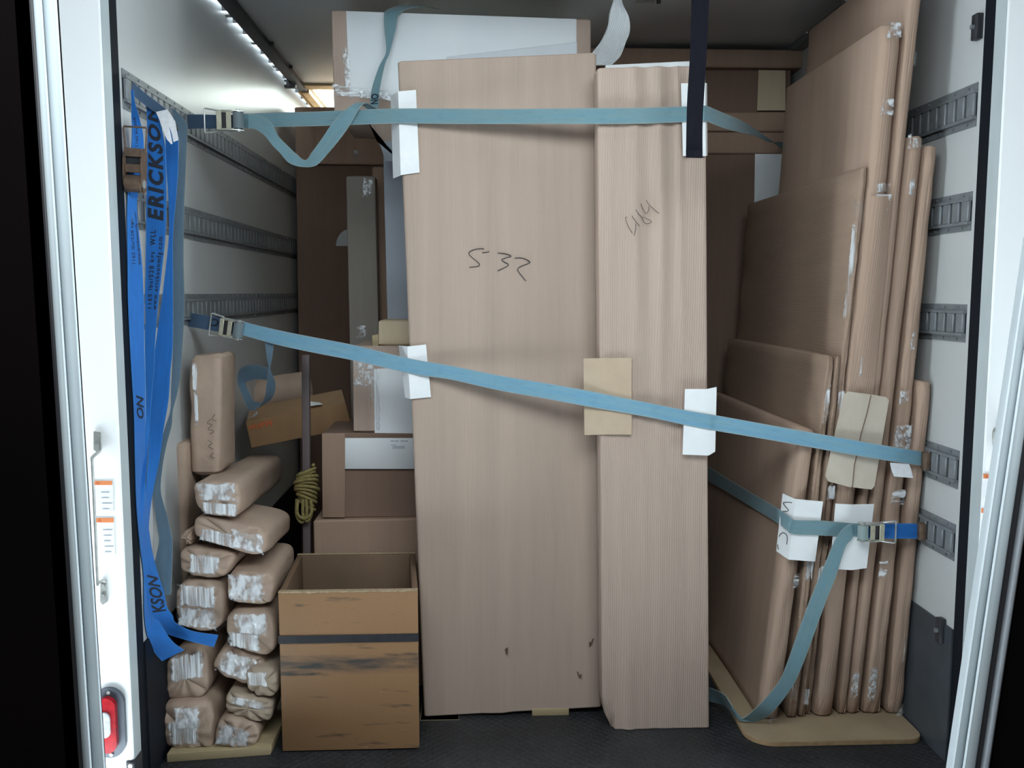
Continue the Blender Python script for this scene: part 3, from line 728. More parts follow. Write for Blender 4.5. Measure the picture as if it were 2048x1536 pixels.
# back left: two big cartons against the left wall
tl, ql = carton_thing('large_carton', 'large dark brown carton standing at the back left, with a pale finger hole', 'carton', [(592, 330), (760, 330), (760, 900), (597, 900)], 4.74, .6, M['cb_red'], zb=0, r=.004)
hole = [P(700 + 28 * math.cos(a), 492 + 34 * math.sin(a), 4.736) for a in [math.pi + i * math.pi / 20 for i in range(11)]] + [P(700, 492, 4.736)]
put('finger_hole_paper', prism(hole, (0, .003, 0)), M['foam'], tl)
zl = ql[0].z
tk, qk = carton_thing('large_carton', 'tan carton at the back left near the roof light, on the dark brown one', 'carton', [(589, 214), (800, 214), (800, 328), (591, 328)], 4.72, .6, M['cb_side'], zb=zl + .002, r=.004)
patch('tape', quadP([(700, 300), (735, 300), (735, 326), (700, 326)], 4.716), tk, M['tape_soft'])

# back right: cartons piled across the truck
YB = 3.95
def back(label, px, mat, zb=None, dy=0, name='flat_carton'):
    return carton_thing(name, label, 'carton', px, YB + dy, .5, mat, r=.004, zb=zb, wob=.0008)
ta, qa = back('big brown carton under the back right stack, white strip at its right', [(1180, 308), (1573, 308), (1573, 900), (1180, 900)], M['cb_red'], zb=0)
put('white_strip', hexa(quadP([(1510, 308), (1566, 308), (1566, 1000), (1500, 1000)], YB - .008), quadP([(1510, 308), (1566, 308), (1566, 1000), (1500, 1000)], YB + .002)), M['white'], ta)
ta2, qa2 = back('shallow brown carton with a dark slit, lowest slat of the back right stack', [(1180, 264), (1577, 264), (1577, 306), (1180, 306)], M['cb_dark'], zb=qa[0].z + .006)
ta3, qa3 = back('shallow brown carton directly below the tan square in the back right stack', [(1180, 224), (1580, 224), (1580, 262), (1180, 262)], M['cb_dark'], zb=qa2[0].z + .006, dy=-.01)
ta4, qa4 = back('russet carton with a tan square on its right end, at the back right', [(1180, 139), (1582, 139), (1582, 222), (1180, 222)], M['cb_red'], zb=qa3[0].z + .006, dy=.02)
put('tan_square', hexa(quadP([(1517, 140), (1571, 141), (1571, 221), (1514, 221)], YB), quadP([(1517, 140), (1571, 141), (1571, 221), (1514, 221)], YB + .022)), M['cb_tan'], ta4)
ta5, qa5 = back('long flat brown carton topping the back right stack, close under the roof', [(1180, 94), (1624, 100), (1624, 137), (1180, 137)], M['cb_dark'], zb=qa4[0].z + .006, dy=-.02)

# ================================================================== left: crate, bundles, pole
FT = [P(556, 1187, 2.65), P(835, 1178, 2.65)]; FB = [V((FT[0].x + .004, 2.65, 0)), V((FT[1].x - .003, 2.65, 0))]
zc = (FT[0].z + FT[1].z) / 2
FT = [V((p.x, p.y, zc)) for p in FT]; BT = [V((P(592, 1112, 3.05).x, 3.05, zc)), V((P(832, 1104, 3.05).x, 3.05, zc))]
BT[0].x = max(BT[0].x, FT[0].x + .0); BT = [V((FT[0].x - .018, 3.05, zc)), V((FT[1].x - .033, 3.05, zc))]
BB = [V((BT[0].x, 3.05, 0)), V((BT[1].x, 3.05, 0))]
tcr = thing('open_crate', 'worn brown fibreboard crate, open topped, with a black band round it', 'crate', V(((FT[0].x + FT[1].x) / 2, 2.85, 0)))
th = .019
def wallslab(a, b, inn, nm, mat):
    A0, B0 = V((a.x, a.y, .004)), V((b.x, b.y, .004)); A1, B1 = V((a.x, a.y, zc)), V((b.x, b.y, zc)); k = V(inn) * th
    q = [A1, B1, B0, A0]
    bm_ = hexa(q, [p + k for p in q], .004, 2)
    put(nm, ([p + V((0, 0, nz(p, 25, .0015))) for p in bm_[0]], bm_[1]), mat, tcr)
wallslab(FT[0], FT[1], (0, 1, 0), 'front_panel', M['crate'])
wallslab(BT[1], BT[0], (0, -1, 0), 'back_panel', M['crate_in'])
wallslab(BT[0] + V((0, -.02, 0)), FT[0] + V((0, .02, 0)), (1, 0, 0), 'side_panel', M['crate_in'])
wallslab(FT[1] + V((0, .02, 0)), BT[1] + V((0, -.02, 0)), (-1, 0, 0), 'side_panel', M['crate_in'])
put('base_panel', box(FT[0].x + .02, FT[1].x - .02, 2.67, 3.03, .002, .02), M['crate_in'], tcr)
for a, b, sg in ((FT[0], FT[1], 1), (BT[0], BT[1], -1)):
    n_ = 70; v_, f_ = [], []
    for k in range(n_ + 1):
        p = a.lerp(b, k / n_); lip = .0015 + .007 * max(0, noise.noise(V((k * .35, sg * 4, 0)))) + .002 * random.random()
        y_a, y_b = p.y - sg * .0012, p.y + sg * (th - .001)
        v_ += [V((p.x, y_a, zc - lip)), V((p.x, y_a, zc + .0008)), V((p.x, y_b, zc + .0008))]
    for k in range(n_):
        for c_ in (0, 1): q_ = k * 3 + c_; f_.append((q_, q_ + 1, q_ + 4, q_ + 3))
    put('chafed_rim', (v_, f_), M['crate_edge'], tcr)
a0, a1 = P(560, 1272, 2.648).z, P(833, 1267, 2.648).z; hb = .024
x0, x1 = FT[0].x - .002, FT[1].x + .002
bd = Geo(); q = [V((x0, 2.6465, a0)), V((x1, 2.6465, a1)), V((x1, 2.6465, a1 - hb)), V((x0, 2.6465, a0 - hb))]
bd.add(hexa(q, [p + V((0, .003, 0)) for p in q]))
for f_, b_, aa, o_ in ((FT[0], BT[0], a0, -.0025), (FT[1], BT[1], a1, .0)):
    q = [V((f_.x + o_, 2.647, aa)), V((b_.x + o_, 3.05, aa)), V((b_.x + o_, 3.05, aa - hb)), V((f_.x + o_, 2.647, aa - hb))]
    bd.add(hexa(q, [p + V((.0025, 0, 0)) for p in q]))
put('black_band', bd, M['band'], tcr)

# plywood pallet under the wrapped bundles
A, B = PZ(334, 1525, 0), PZ(541, 1510, 0)
pal = Geo(); q = [V((A.x, A.y, .026)), V((B.x, B.y, .026)), V((B.x, B.y, .0)), V((A.x, A.y, .0))]
bk_ = [V((A.x + .0, 3.0, .026)), V((B.x + .01, 3.0, .026)), V((B.x + .01, 3.0, 0)), V((A.x, 3.0, 0))]
t = thing('plywood_base', 'thin plywood sheet on the floor under the pile of wrapped bundles', 'plywood', V(((A.x + B.x) / 2, 2.8, 0)))
put('sheet', hexa(q, bk_, .002), M['ply'], t)

def bundle(label, px, Y, L, dip=0, yaw=0, e=3.2, tape=((.1, .92, .12, .55),), seed=0, tilt=0, group='kraft-wrapped bundles stacked on the left', mat='kraft', name='wrapped_bundle', ground=None):
    """kraft-paper parcel whose taped end faces the door; px: TL, TR, BR, BL of that end"""
    TL, TR, BR, BL = [P(x, y, Y + tilt * k) for (x, y), k in zip(px, (1, 1, 0, 0))]
    dv = V((yaw, 1, -dip)); n = 56; v, f = [], []
    cen = (TL + TR + BR + BL) / 4
    def pos(a, s):
        c, k = math.cos(a), math.sin(a); m = (abs(c) ** e + abs(k) ** e) ** (-1 / e)
        u, w = .5 + .5 * c * m * s, .5 + .5 * k * m * s
        return (BL.lerp(BR, u)).lerp(TL.lerp(TR, u), w)
    rings = [(0.0, -.006)] + [(s, -.006 + .010 * s ** 3) for s in (.12, .25, .4, .55, .7, .82, .91)] + [(.965, .008), (.99, .018), (1.0, .035)] + [(1.0, .035 + (L - .035) * i / 10) for i in range(1, 11)] + [(.95, L + .012), (.6, L + .018)]
    for ri, (s, dy) in enumerate(rings):
        for k in range(n):
            a = 2 * math.pi * k / n; p = pos(a, s) + dv * dy
            if 0 < ri < 11:                                        # pleats running in to the knot, folded corners
                pl = .0045 * math.sin(a * 9 + seed) * s * (1 - s * .5) + .007 * noise.noise(V((math.cos(a) * 2.2, math.sin(a) * 2.2, seed * 3.1 + s * 2.5))) * min(1, s * 2)
                for ca in (.78, 2.36, 3.93, 5.5): pl += .012 * math.exp(-((((a - ca - .12 * math.sin(seed + ca)) + math.pi) % (2 * math.pi) - math.pi) / .10) ** 2) * s
                p += V((0, pl, 0))
            p += (p - cen - dv * dy).normalized() * noise.noise(p * 11 + V((seed, 0, 0))) * .004 if s > .3 else V((0, 0, 0))
            p.z = max(p.z, .0275); v.append(p)
    m = len(rings)
    for i in range(m - 1):
        for k in range(n): f.append((i * n + k, i * n + (k + 1) % n, (i + 1) * n + (k + 1) % n, (i + 1) * n + k))
    f += [tuple(range(n))[::-1], tuple(range((m - 1) * n, m * n))]
    t = thing(name, label, 'parcel', V((cen.x, Y, min(BL.z, BR.z))), group)
    put('paper_wrapping', (v, f), M[mat], t, 60)
    for ti, (u0, u1, w0, w1) in enumerate(tape):
        tv, tf, tuv = [], [], []; nn = 12
        for i in range(nn + 1):
            for k in range(nn + 1):
                u = u0 + (u1 - u0) * k / nn; w = w0 + (w1 - w0) * i / nn
                p = (BL.lerp(BR, u)).lerp(TL.lerp(TR, u), w)
                ed = max(abs(u - .5), abs(w - .5)) * 2
                p += dv * (-.0095 + .016 * max(0, ed - .6) ** 2 - ti * .0012 - abs(noise.noise(V((u * 24, w * 5, seed + ti)))) * .004)
                tv.append(p); tuv.append((k / nn, i / nn))
        for i in range(nn):
            for k in range(nn): a = i * (nn + 1) + k; tf.append((a, a + 1, a + nn + 2, a + nn + 1))
        put('tape', (tv, tf, tuv), M[('tape_bv', 'tape_bx')[(seed + ti) % 2]], t, 80)
    return t
YE = 2.70
bundle('topmost kraft-wrapped bundle of the pile, long and boxy, double taped end', [(380, 963), (479, 962), (480, 1038), (396, 1029)], YE + .02, .80, .08, -.055, 4.5, ((.12, .98, .45, .97), (.16, .98, .06, .42)), 1)
bundle('wide flat wrapped bundle second from the top of the pile, tilted down to the right', [(384, 1029), (534, 1058), (533, 1118), (386, 1080)], YE + .01, .36, .085, -.01, 4, ((.08, .58, .1, .62), (.52, .97, .12, .8)), 2)
bundle('thin bundle poking out left beneath the wide tilted one', [(357, 1068), (384, 1052), (386, 1092), (368, 1090)], YE + .03, .22, .085, 0, 2.5, (), 3)
bundle('small wrapped bundle at the left just below the wide tilted one', [(356, 1093), (474, 1106), (448, 1162), (360, 1150)], YE, .22, .085, 0, 3.5, ((.2, .8, .15, .85),), 4)
bundle('squarish wrapped bundle on the right of the pile, beside the crate rim', [(452, 1144), (546, 1145), (546, 1213), (454, 1206)], YE - .01, .32, 0, 0, 4.5, ((.05, .85, .1, .96),), 5)
bundle('large rounded wrapped bundle with criss-cross creased tape, above the blue strap end', [(346, 1160), (452, 1166), (446, 1270), (352, 1256)], YE - .01, .22, .03, 0, 3, ((.08, .85, .5, .95), (.05, .9, .08, .5)), 6)
bundle('rounded wrapped bundle on the right, third from the top beside the crate', [(446, 1222), (552, 1218), (553, 1320), (458, 1296)], YE - .015, .32, 0, 0, 2.9, ((.2, .85, .45, .95), (.02, .7, .1, .5)), 7)
bundle('wrapped bundle lower left with a bright taped upper corner, under the blue strap end', [(330, 1312), (414, 1293), (418, 1398), (321, 1404)], YE - .02, .28, 0, 0, 4, ((.15, .95, .42, .98),), 8)
bundle('slanting wrapped bundle wedged in the middle of the pile, knotted end', [(447, 1288), (536, 1316), (512, 1378), (416, 1342)], YE - .005, .28, 0, 0, 3.6, ((.1, .9, .15, .9),), 9)
bundle('little wrapped bundle with pinched corners, touching the crate at band height', [(484, 1334), (557, 1336), (558, 1398), (498, 1390)], YE - .03, .28, 0, 0, 3, ((.1, .7, .4, .9),), 10, mat='kraft_pale')
bundle('little wrapped bundle under the pinched one, touching the crate', [(452, 1384), (546, 1402), (540, 1450), (448, 1428)], YE - .035, .28, 0, 0, 4, ((.1, .9, .6, .95),), 11, mat='kraft_pale')
bundle('largest bottom wrapped bundle at the left, resting on the plywood', [(314, 1408), (422, 1406), (429, 1512), (330, 1514)], YE - .055, .28, 0, 0, 4.6, ((.15, .75, .25, .7), (.3, .8, .55, .98)), 12, ground=1)
bundle('bottom wrapped bundle at the right, tapered, resting on the plywood', [(436, 1430), (524, 1452), (506, 1507), (424, 1503)], YE - .055, .28, 0, 0, 2.8, ((.05, .85, .25, .85),), 13)

def upright(label, px, Y, d, zb, tapes, nm='wrapped_parcel'):
    t, q = carton_thing(nm, label, 'parcel', px, Y, d, M['kraft'], r=.022, zb=zb, nz_=24,
        disp=lambda u, tt, fr, p: V((nz(p, 14, .005), nz(p + V((3, 1, 0)), 9, .008), nz(p, 20, .004) if tt > .97 else 0)), part='paper_wrapping', rt=.012)
    for tp in tapes: patch('tape', quadP(tp, Y - .006), t, M['tape_v'], wr=.004)
    return t
tup = upright('tall wrapped parcel standing against the left wall, taped down one corner', [(377, 714), (440, 708), (440, 960), (380, 966)], 2.90, .2, P(430, 962, 2.72).z - .019, ([(384, 722), (396, 722), (396, 785), (386, 785)], [(388, 780), (397, 780), (398, 850), (390, 850)]))
put('marker_scribble', pen([[(421, 838), (414, 846), (424, 850), (416, 858), (428, 862), (420, 868)], [(430, 828), (424, 838), (433, 842)], [(415, 880), (424, 886), (417, 893), (427, 898)], [(428, 905), (420, 912), (430, 916)]], lambda x, y: P(x, y, 2.893), .0016), M['ink'], tup)
upright('shorter wrapped parcel standing left of the tall one behind the hanging straps', [(321, 890), (371, 886), (371, 1085), (330, 1090)], 2.86, .18, P(360, 1290, 2.72).z + .004, ([(322, 905), (345, 902), (345, 945), (326, 950)],))

# orange carton lying askew, wrapped roll behind
c8f = quadP([(491, 845), (691, 806), (704, 856), (503, 896)], 3.42); c8b = [P(478, 818, 3.75), P(706, 775, 3.75), P(716, 822, 3.75), P(495, 866, 3.75)]
c8b = [c8f[i] + (c8b[0] - c8f[0]).lerp(c8b[1] - c8f[1], .5) for i in range(4)]
t = thing('orange_carton', 'orange-brown carton lying askew behind the stake, with orange lettering', 'carton', (c8f[3] + c8f[2] + c8b[2] + c8b[3]) / 4)
put('board', hexa(c8f, c8b, .003), M['cb_orange'], t)
lt = Geo(); tl_, tr_, bl_ = [P(x, y, 3.417) for x, y in ((497, 849), (543, 840), (499, 860))]
for u0, u1, w0, w1 in ((.0, .06, 0, .8), (.06, .16, .35, .6), (.16, .22, 0, .85), (.27, .33, .1, .9), (.33, .45, 0, .2), (.42, .47, .1, .9), (.51, .57, 0, .95), (.57, .68, .7, .95), (.57, .66, .35, .55), (.71, .77, 0, 1), (.79, .86, .3, 1), (.85, .93, .4, .7), (.93, 1, 0, 1)):
    q = [bl_ + (tr_ - tl_) * u + (tl_ - bl_) * w for u, w in ((u0, w1), (u1, w1), (u1, w0), (u0, w0))]
    lt.add(prism(q, (0, .0015, 0)))
put('orange_lettering', lt, M['orange'], t)
patch('tape', [P(492, 828, 3.5), P(517, 824, 3.5), P(518, 834, 3.43), P(494, 841, 3.43)], t, M['tape_x'], off=(0, -.002, .004))
patch('paper_scrap', [P(621, 806, 3.5), P(640, 808, 3.5), P(646, 812, 3.44), P(621, 815, 3.44)], t, M['white2'], off=(0, 0, .006))
t = thing('wrapped_roll', 'dim wrapped roll lying behind the orange carton', 'roll', P(545, 850, 3.9))
put('paper_wrapping', tube([P(488, 800, 3.95), P(500, 795, 3.95), P(560, 784, 3.95), P(618, 776, 3.95)], .075, 20), M['kraft'], t)

# stake and rope hank
a, b = P(610.5, 710, 3.12), P(609, 1118, 3.12); w = .0135
o = put('wooden_stake', hexa([a + V((-w, 0, 0)), a + V((w, 0, 0)), V((b.x + w, 3.12, 0)), V((b.x - w, 3.12, 0))], [a + V((-w, .022, 0)), a + V((w, .022, 0)), V((b.x + w, 3.142, 0)), V((b.x - w, 3.142, 0))], .004), M['pole'])
tag(o, 'dark upright wooden stake standing behind the crate', 'stake')
cx, cyy = P(613, 985, 3.131).x, 3.131
t = thing('rope_hank', 'hank of coarse yellow rope tied round the dark stake', 'rope', (cx, cyy, P(613, 1040, 3.13).z))
pts, zT, zB = [], P(613, 940, 3.12).z, P(613, 1012, 3.12).z
for i in range(230):
    k = i / 229; a_ = k * 2 * math.pi * 11; rr = 1 + .12 * math.sin(a_ * .37) + .1 * noise.noise(V((k * 30, 0, 0)))
    prof = .026 + .012 * math.sin(math.pi * min(1, k * 1.15))
    pts.append(V((cx + math.cos(a_) * prof * rr, cyy + math.sin(a_) * (prof * .85 + .004) * rr, zT + (zB - zT) * k + .016 * math.cos(a_ + k * 3))))
put('coil', tube(pts, .0058, 7), M['rope'], t)
lp = []
for j, (ox, w_, drop) in enumerate(((-.012, .016, .052), (.008, .013, .046), (.0, .022, .036))):
    lp.append([V((cx + ox - w_, cyy - .03 - .006 * j, zB + .03)), V((cx + ox - w_ * 1.1, cyy - .034 - .006 * j, zB - drop * .5)), V((cx + ox, cyy - .034 - .006 * j, zB - drop)), V((cx + ox + w_ * 1.1, cyy - .034 - .006 * j, zB - drop * .45)), V((cx + ox + w_, cyy - .03 - .006 * j, zB + .03))])
gl = Geo()
for l in lp: gl.add(tube(cat(l, 6), .0055, 7))
put('loops', gl, M['rope'], t)
# ================================================================== right: board and leaning panels
ZBD = .018
def board_pt(px, py, z=ZBD): return PZ(px, py, z)
bl, br = board_pt(1500, 1484), board_pt(1838, 1474)
xl = board_pt(1482, 1452).x; yb = 3.85
ol = []
r1, r2 = .085, .05
yf = (bl.y + br.y) / 2 - .004; xr = 1.398
for k in range(9): a = math.pi + k * math.pi / 16; ol.append(V((xl + r1 + r1 * math.cos(a), yf + r1 + r1 * math.sin(a), 0)))
for k in range(9): a = 1.5 * math.pi + k * math.pi / 16; ol.append(V((xr - r2 + r2 * math.cos(a), yf + r2 + r2 * math.sin(a), 0)))
ol += [V((xr, yb, 0)), V((xl + .02, yb, 0))]
t = thing('fibreboard_sheet', 'tan fibreboard sheet with rounded corners lying under the leaning panels', 'board', V(((xl + xr) / 2, 3.2, 0)))
put('sheet', prism([p + V((0, 0, .0005)) for p in ol], (0, 0, ZBD - .002)), M['board'], t, 30)
put('raw_edge', prism([p * 1 + V((0, .0, .002)) + (p - V((1.11, 3.2, 0))).normalized() * .0015 for p in ol], (0, 0, ZBD - .006)), M['board_edge'], t, 30)

def panel(label, px, Yb, Yt, Yback, mat, r=None, crumple=.0, seed=0, tapes=(), name='flat_parcel', zb=ZBD + .001, nzs=40):
    TL, TR, BR, BL = P(*px[0], Yt), P(*px[1], Yt), P(*px[2], Yb), P(*px[3], Yb)
    z = zb; BL.z = z; BR.z = z
    w = (TR - TL).length
    L = Yback - Yb
    def d(u, t, fr, p):
        k = V((nz(p + V((seed, 0, 0)), 3, .003), 0, 0))
        if fr > 0: k += V((noise.noise(V((seed * 5, p.z * 9, u * 2))) * crumple * .6, noise.noise(V((p.z * 14, u * 3, seed))) * crumple, 0))
        if fr > 0 and t > .985: k += V((0, .006, noise.noise(V((u * 8, seed, 0))) * crumple))
        if fr > 0 and t < .05: k += V((noise.noise(V((u * 9, seed, t * 30))) * crumple * .7, (.05 - t) * .25, 0))
        return k
    t = thing(name, label, 'parcel', V(((BL.x + BR.x) / 2, Yb, z)), 'flat parcels leaning on the right wall')
    put('board', sweep(TL, TR, BR, BL, (0, L, 0), r or w * .42, .006, 6, nzs, d, nb=10), M[mat], t, 60)
    for x0, x1, y0, y1, mt in tapes:
        def on(x, y):
            tt = (px[3][1] - y) / (px[3][1] - px[0][1]); return P(x, y, Yb + (Yt - Yb) * tt - .004 - crumple * .4)
        sl = (px[3][0] - px[0][0]) / (px[3][1] - px[0][1])
        patch('tape', [on(x0, y0), on(x1, y0), on(x1 + sl * (y1 - y0), y1), on(x0 + sl * (y1 - y0), y1)], t, M[mt], n=8, wr=.003)
    return t, (TL, TR, BR, BL)
panel('tallest wrapped panel at the back, rising out of the picture beside the right wall', [(1828, -106), (1856, -106), (1693, 1424), (1679, 1424)], 2.78, 2.64, 3.60, 'cb_side', seed=1, crumple=.002, tapes=((1829, 1835, 102, 134, 'tape_v'), (1815, 1823, 268, 300, 'tape_x')))
pp2, pq2 = panel('large wrapped panel with a milky taped top corner, its front edge wrapped round in board', [(1768, 44), (1809, 54), (1669, 1444), (1632, 1444)], 2.765, 2.653, 3.60, 'cb_side', seed=2, crumple=.001,
      tapes=((1776, 1806, 42, 78, 'tape_x'), (1763, 1790, 197, 232, 'tape_x'), (1753, 1781, 366, 386, 'tape_v'), (1750, 1784, 388, 402, 'tape_h'), (1766, 1776, 400, 560, 'tape_v'), (1640, 1668, 1330, 1400, 'tape_soft'), (1736, 1740, 560, 760, 'tape_v')))
# wrap of board round the lower part of that panel
def wrap_on(x, y, o): tt = (1444 - y) / 1395; return P(x, y, 2.765 - .112 * tt - o)
rw2 = []
for y in range(392, 802, 24):
    xa, xb = 1736 - (y - 392) * .0985, 1786 - (y - 392) * .0985
    rw2.append([wrap_on(xa + (xb - xa) * k / 6, y, .001 + .012 * (1 - min(1, (y - 392) / 400) ** 4) * math.sin(math.pi * (k / 6)) + .002 * noise.noise(V((y * .02, k, 0)))) for k in range(7)])
vv = [p for r_ in rw2 for p in r_]; ff = [(i * 7 + k, i * 7 + k + 1, (i + 1) * 7 + k + 1, (i + 1) * 7 + k) for i in range(len(rw2) - 1) for k in range(6)]
put('board_wrap', (vv, ff), M['cb_side'], pp2, 60)
p7, _ = panel('wrapped panel third from the right wall, reaching the top cargo track', [(1818, 272), (1851, 270), (1721, 1424), (1697, 1424)], 2.78, 2.674, 3.45, 'cb_side', seed=3, crumple=.002, tapes=((1825, 1845, 276, 297, 'tape_x'), (1819, 1831, 356, 392, 'tape_x'), (1705, 1720, 1340, 1395, 'tape_x')))
p8, _ = panel('wrapped panel second from the right wall, seam running down its front', [(1854, 289), (1878, 291), (1762, 1432), (1728, 1432)], 2.78, 2.672, 3.4, 'cb_side', seed=4, crumple=.005, tapes=((1823, 1832, 664, 700, 'tape_x'), (1799, 1818, 781, 810, 'tape_x'), (1790, 1826, 846, 900, 'tape_x'), (1782, 1812, 978, 1012, 'tape_h'), (1758, 1776, 1120, 1154, 'tape_h'), (1740, 1757, 1330, 1400, 'tape_x')))
p9, _ = panel('short wrapped panel nearest the right wall, reaching just above the strap anchor', [(1842, 763), (1866, 765), (1806, 1438), (1777, 1438)], 2.775, 2.69, 3.3, 'cb_side', seed=5, crumple=.003, tapes=((1806, 1812, 1270, 1330, 'tape_v'), (1783, 1808, 1405, 1432, 'tape_soft')))
p3, _ = panel('half-height panel with a torn, taped front edge, left of the tall taped panel', [(1722, 336), (1737, 331), (1621, 1440), (1612, 1440)], 2.785, 2.683, 3.90, 'cb_h', seed=6, crumple=.008, tapes=((1706, 1731, 398, 450, 'tape_soft'), (1704, 1716, 445, 640, 'tape_v')))
p4b, _ = panel('right one of a twin pair of low wrapped panels with crumpled corners', [(1672, 714), (1683, 712), (1610, 1442), (1598, 1442)], 2.77, 2.714, 3.86, 'cb_h', seed=7, crumple=.006, tapes=((1677, 1690, 780, 830, 'tape_v'), (1655, 1672, 970, 1000, 'tape_v'), (1637, 1648, 1130, 1180, 'tape_v'), (1606, 1620, 1375, 1410, 'tape_v')))
p4a, _ = panel('left one of a twin pair of low wrapped panels with crumpled corners', [(1655, 713), (1668, 711), (1593, 1446), (1575, 1446)], 2.765, 2.714, 3.86, 'cb_h', seed=8, crumple=.006, tapes=((1652, 1662, 770, 850, 'tape_v'), (1614, 1630, 1110, 1160, 'tape_v'), (1577, 1594, 1365, 1400, 'tape_v')))
p5, q5p = panel('front-most flat parcel of the leaning row, its top edge sloping left', [(1606, 858), (1633, 862), (1558, 1450), (1521, 1444)], 2.755, 2.728, 3.84, 'cb_side', r=.02, seed=9, crumple=.002, tapes=((1588, 1600, 1146, 1176, 'tape_h'), (1527, 1556, 1415, 1446, 'tape_soft')))

# ================================================================== straps
def wallclamp(x, y, Y, m=.004):
    if x > 420: return P(x, y, Y)
    yw = PX(x, y, XL + m)[1]
    return P(x, y, min(Y, yw)) if yw > 0 else P(x, y, Y)
def rpx(rows, fn=None):
    """rows: (xl, yl, xr, yr, Yl[, Yr])"""
    fn = fn or (lambda x, y, Y: P(x, y, Y))
    return [(fn(r[0], r[1], r[4]), fn(r[2], r[3], r[5] if len(r) > 5 else r[4])) for r in rows]

def ratchet(par, c, ex, ez, w, s=1.0, mat='steel', drum='teal', name='ratchet_buckle'):
    """webbing ratchet: two cheek plates, mandrel wound with webbing, handle yoke and a wire bail; ex along the strap, ez across it"""
    ex, ez = V(ex).normalized(), V(ez).normalized(); ez = (ez - ex * ez.dot(ex)).normalized(); ey = ex.cross(ez)
    if ey.y > 0: ey = -ey                                                   # ey towards the door
    c = V(c); at = lambda a, b, d: c + ex * a * s + ez * b + ey * d * s
    root = put(name, [g_ for g_ in [Geo()]][0].add(prism([at(-.040, w * .60, -.002), at(.036, w * .60, -.002), at(.042, w * .60, .010), at(.020, w * .60, .026), at(-.022, w * .60, .028), at(-.044, w * .60, .014)], -ez * .003))
               .add(prism([at(-.040, -w * .60, -.002), at(.036, -w * .60, -.002), at(.042, -w * .60, .010), at(.020, -w * .60, .026), at(-.022, -w * .60, .028), at(-.044, -w * .60, .014)], ez * .003)), M[mat], par)
    put('mandrel', tube([at(.024, -w * .66, .013), at(.024, w * .66, .013)], .008 * s, 14), M['steel'], root)
    put('wound_webbing', tube([at(.024, -w * .48, .013), at(.024, w * .48, .013)], .0165 * s, 20), M[drum], root)
    hg = Geo()
    for a, b, d0 in ((-.004, .0, .020), (-.034, .0, .022)):
        q = [at(a - .008, w * .56, d0), at(a + .008, w * .56, d0), at(a + .008, -w * .56, d0), at(a - .008, -w * .56, d0)]
        hg.add(hexa(q, [p + ey * .004 for p in q], .001, 1))
    for b in (w * .52, -w * .52):
        q = [at(-.042, b + w * .05, .020), at(.012, b + w * .05, .020), at(.012, b - w * .05, .020), at(-.042, b - w * .05, .020)]
        hg.add(hexa(q, [p + ey * .004 for p in q], .001, 1))
    q = [at(-.034, w * .50, .018), at(-.004, w * .50, .018), at(-.004, -w * .50, .018), at(-.034, -w * .50, .018)]
    put('yoke_slot_shade', hexa(q, [p + ey * .0015 for p in q]), M['band'], root)  # dark plate added as the shade between the yoke bars
    put('handle_yoke', hg, M['brass' if mat == 'steel' else mat], root)
    put('wire_bail', tube([at(-.036, w * .62, .008), at(-.080, w * .74, .014), at(-.083, w * .70, .015), at(-.083, -w * .70, .015), at(-.080, -w * .74, .014), at(-.036, -w * .62, .008)], .0026, 8), M['steel' if mat == 'steel' else mat], root)
    return root

# --- straps hanging from the top left track
def hang(name, label, rows, mat, n=8):
    r = Ribbon(rpx(rows, wallclamp), .0022, n)
    lo = min((p for p in r.L + r.R), key=lambda p: p.z)
    t = thing(name, label, 'strap', lo, 'straps hanging from the top left track'); put('webbing', r.geo, M[mat], t, 60); return t, r
def u_at(rib, y):                                            # strap length at picture height y
    tz = P(300, y, 2.58).z
    return min(range(len(rib.u)), key=lambda i: abs(rib.L[i].z - tz))
H1, r1_ = hang('hanging_strap', 'bright blue strap with the big dark lettering, front and centre of the hanging ones',
    [(292, 200, 316, 206, 2.62), (294, 235, 318, 235, 2.60), (294, 290, 330, 290, 2.60), (294, 340, 332, 340, 2.60), (293, 400, 333, 400, 2.60), (292, 470, 331, 470, 2.60), (291, 550, 323, 550, 2.60), (290, 610, 316, 610, 2.60), (290, 690, 310, 690, 2.60),
     (291, 740, 308, 740, 2.60), (292, 800, 303, 800, 2.60), (290, 870, 298, 870, 2.59), (284, 940, 293, 940, 2.545), (279, 1010, 287, 1010, 2.53), (280, 1090, 286, 1090, 2.53)], 'blue')
H2, r2_ = hang('hanging_strap', 'far left blue strap with small print, running through the rusty buckle',
    [(262, 180, 267, 180, 2.55), (263, 205, 270, 205, 2.54), (263, 236, 279, 236, 2.53), (264, 270, 286, 270, 2.53, 2.56), (262, 304, 287, 304, 2.53, 2.56), (257, 350, 283, 350, 2.53, 2.56), (255, 400, 274, 400, 2.52, 2.55), (254, 440, 275, 440, 2.52, 2.55), (255, 520, 283, 520, 2.52, 2.56), (256, 600, 287, 600, 2.52, 2.56),
     (260, 690, 288, 690, 2.52, 2.56), (264, 760, 290, 760, 2.53, 2.56), (268, 830, 290, 830, 2.53, 2.56), (270, 920, 289, 920, 2.53, 2.56), (273, 1010, 292, 1010, 2.54, 2.57), (280, 1090, 302, 1090, 2.55, 2.58), (286, 1135, 312, 1135, 2.56, 2.58), (291, 1190, 328, 1186, 2.57, 2.59), (297, 1225, 334, 1214, 2.60), (304, 1250, 345, 1230, 2.615), (330, 1266, 352, 1246, 2.62), (380, 1282, 385, 1262, 2.62), (428, 1294, 437, 1270, 2.62)], 'blue')
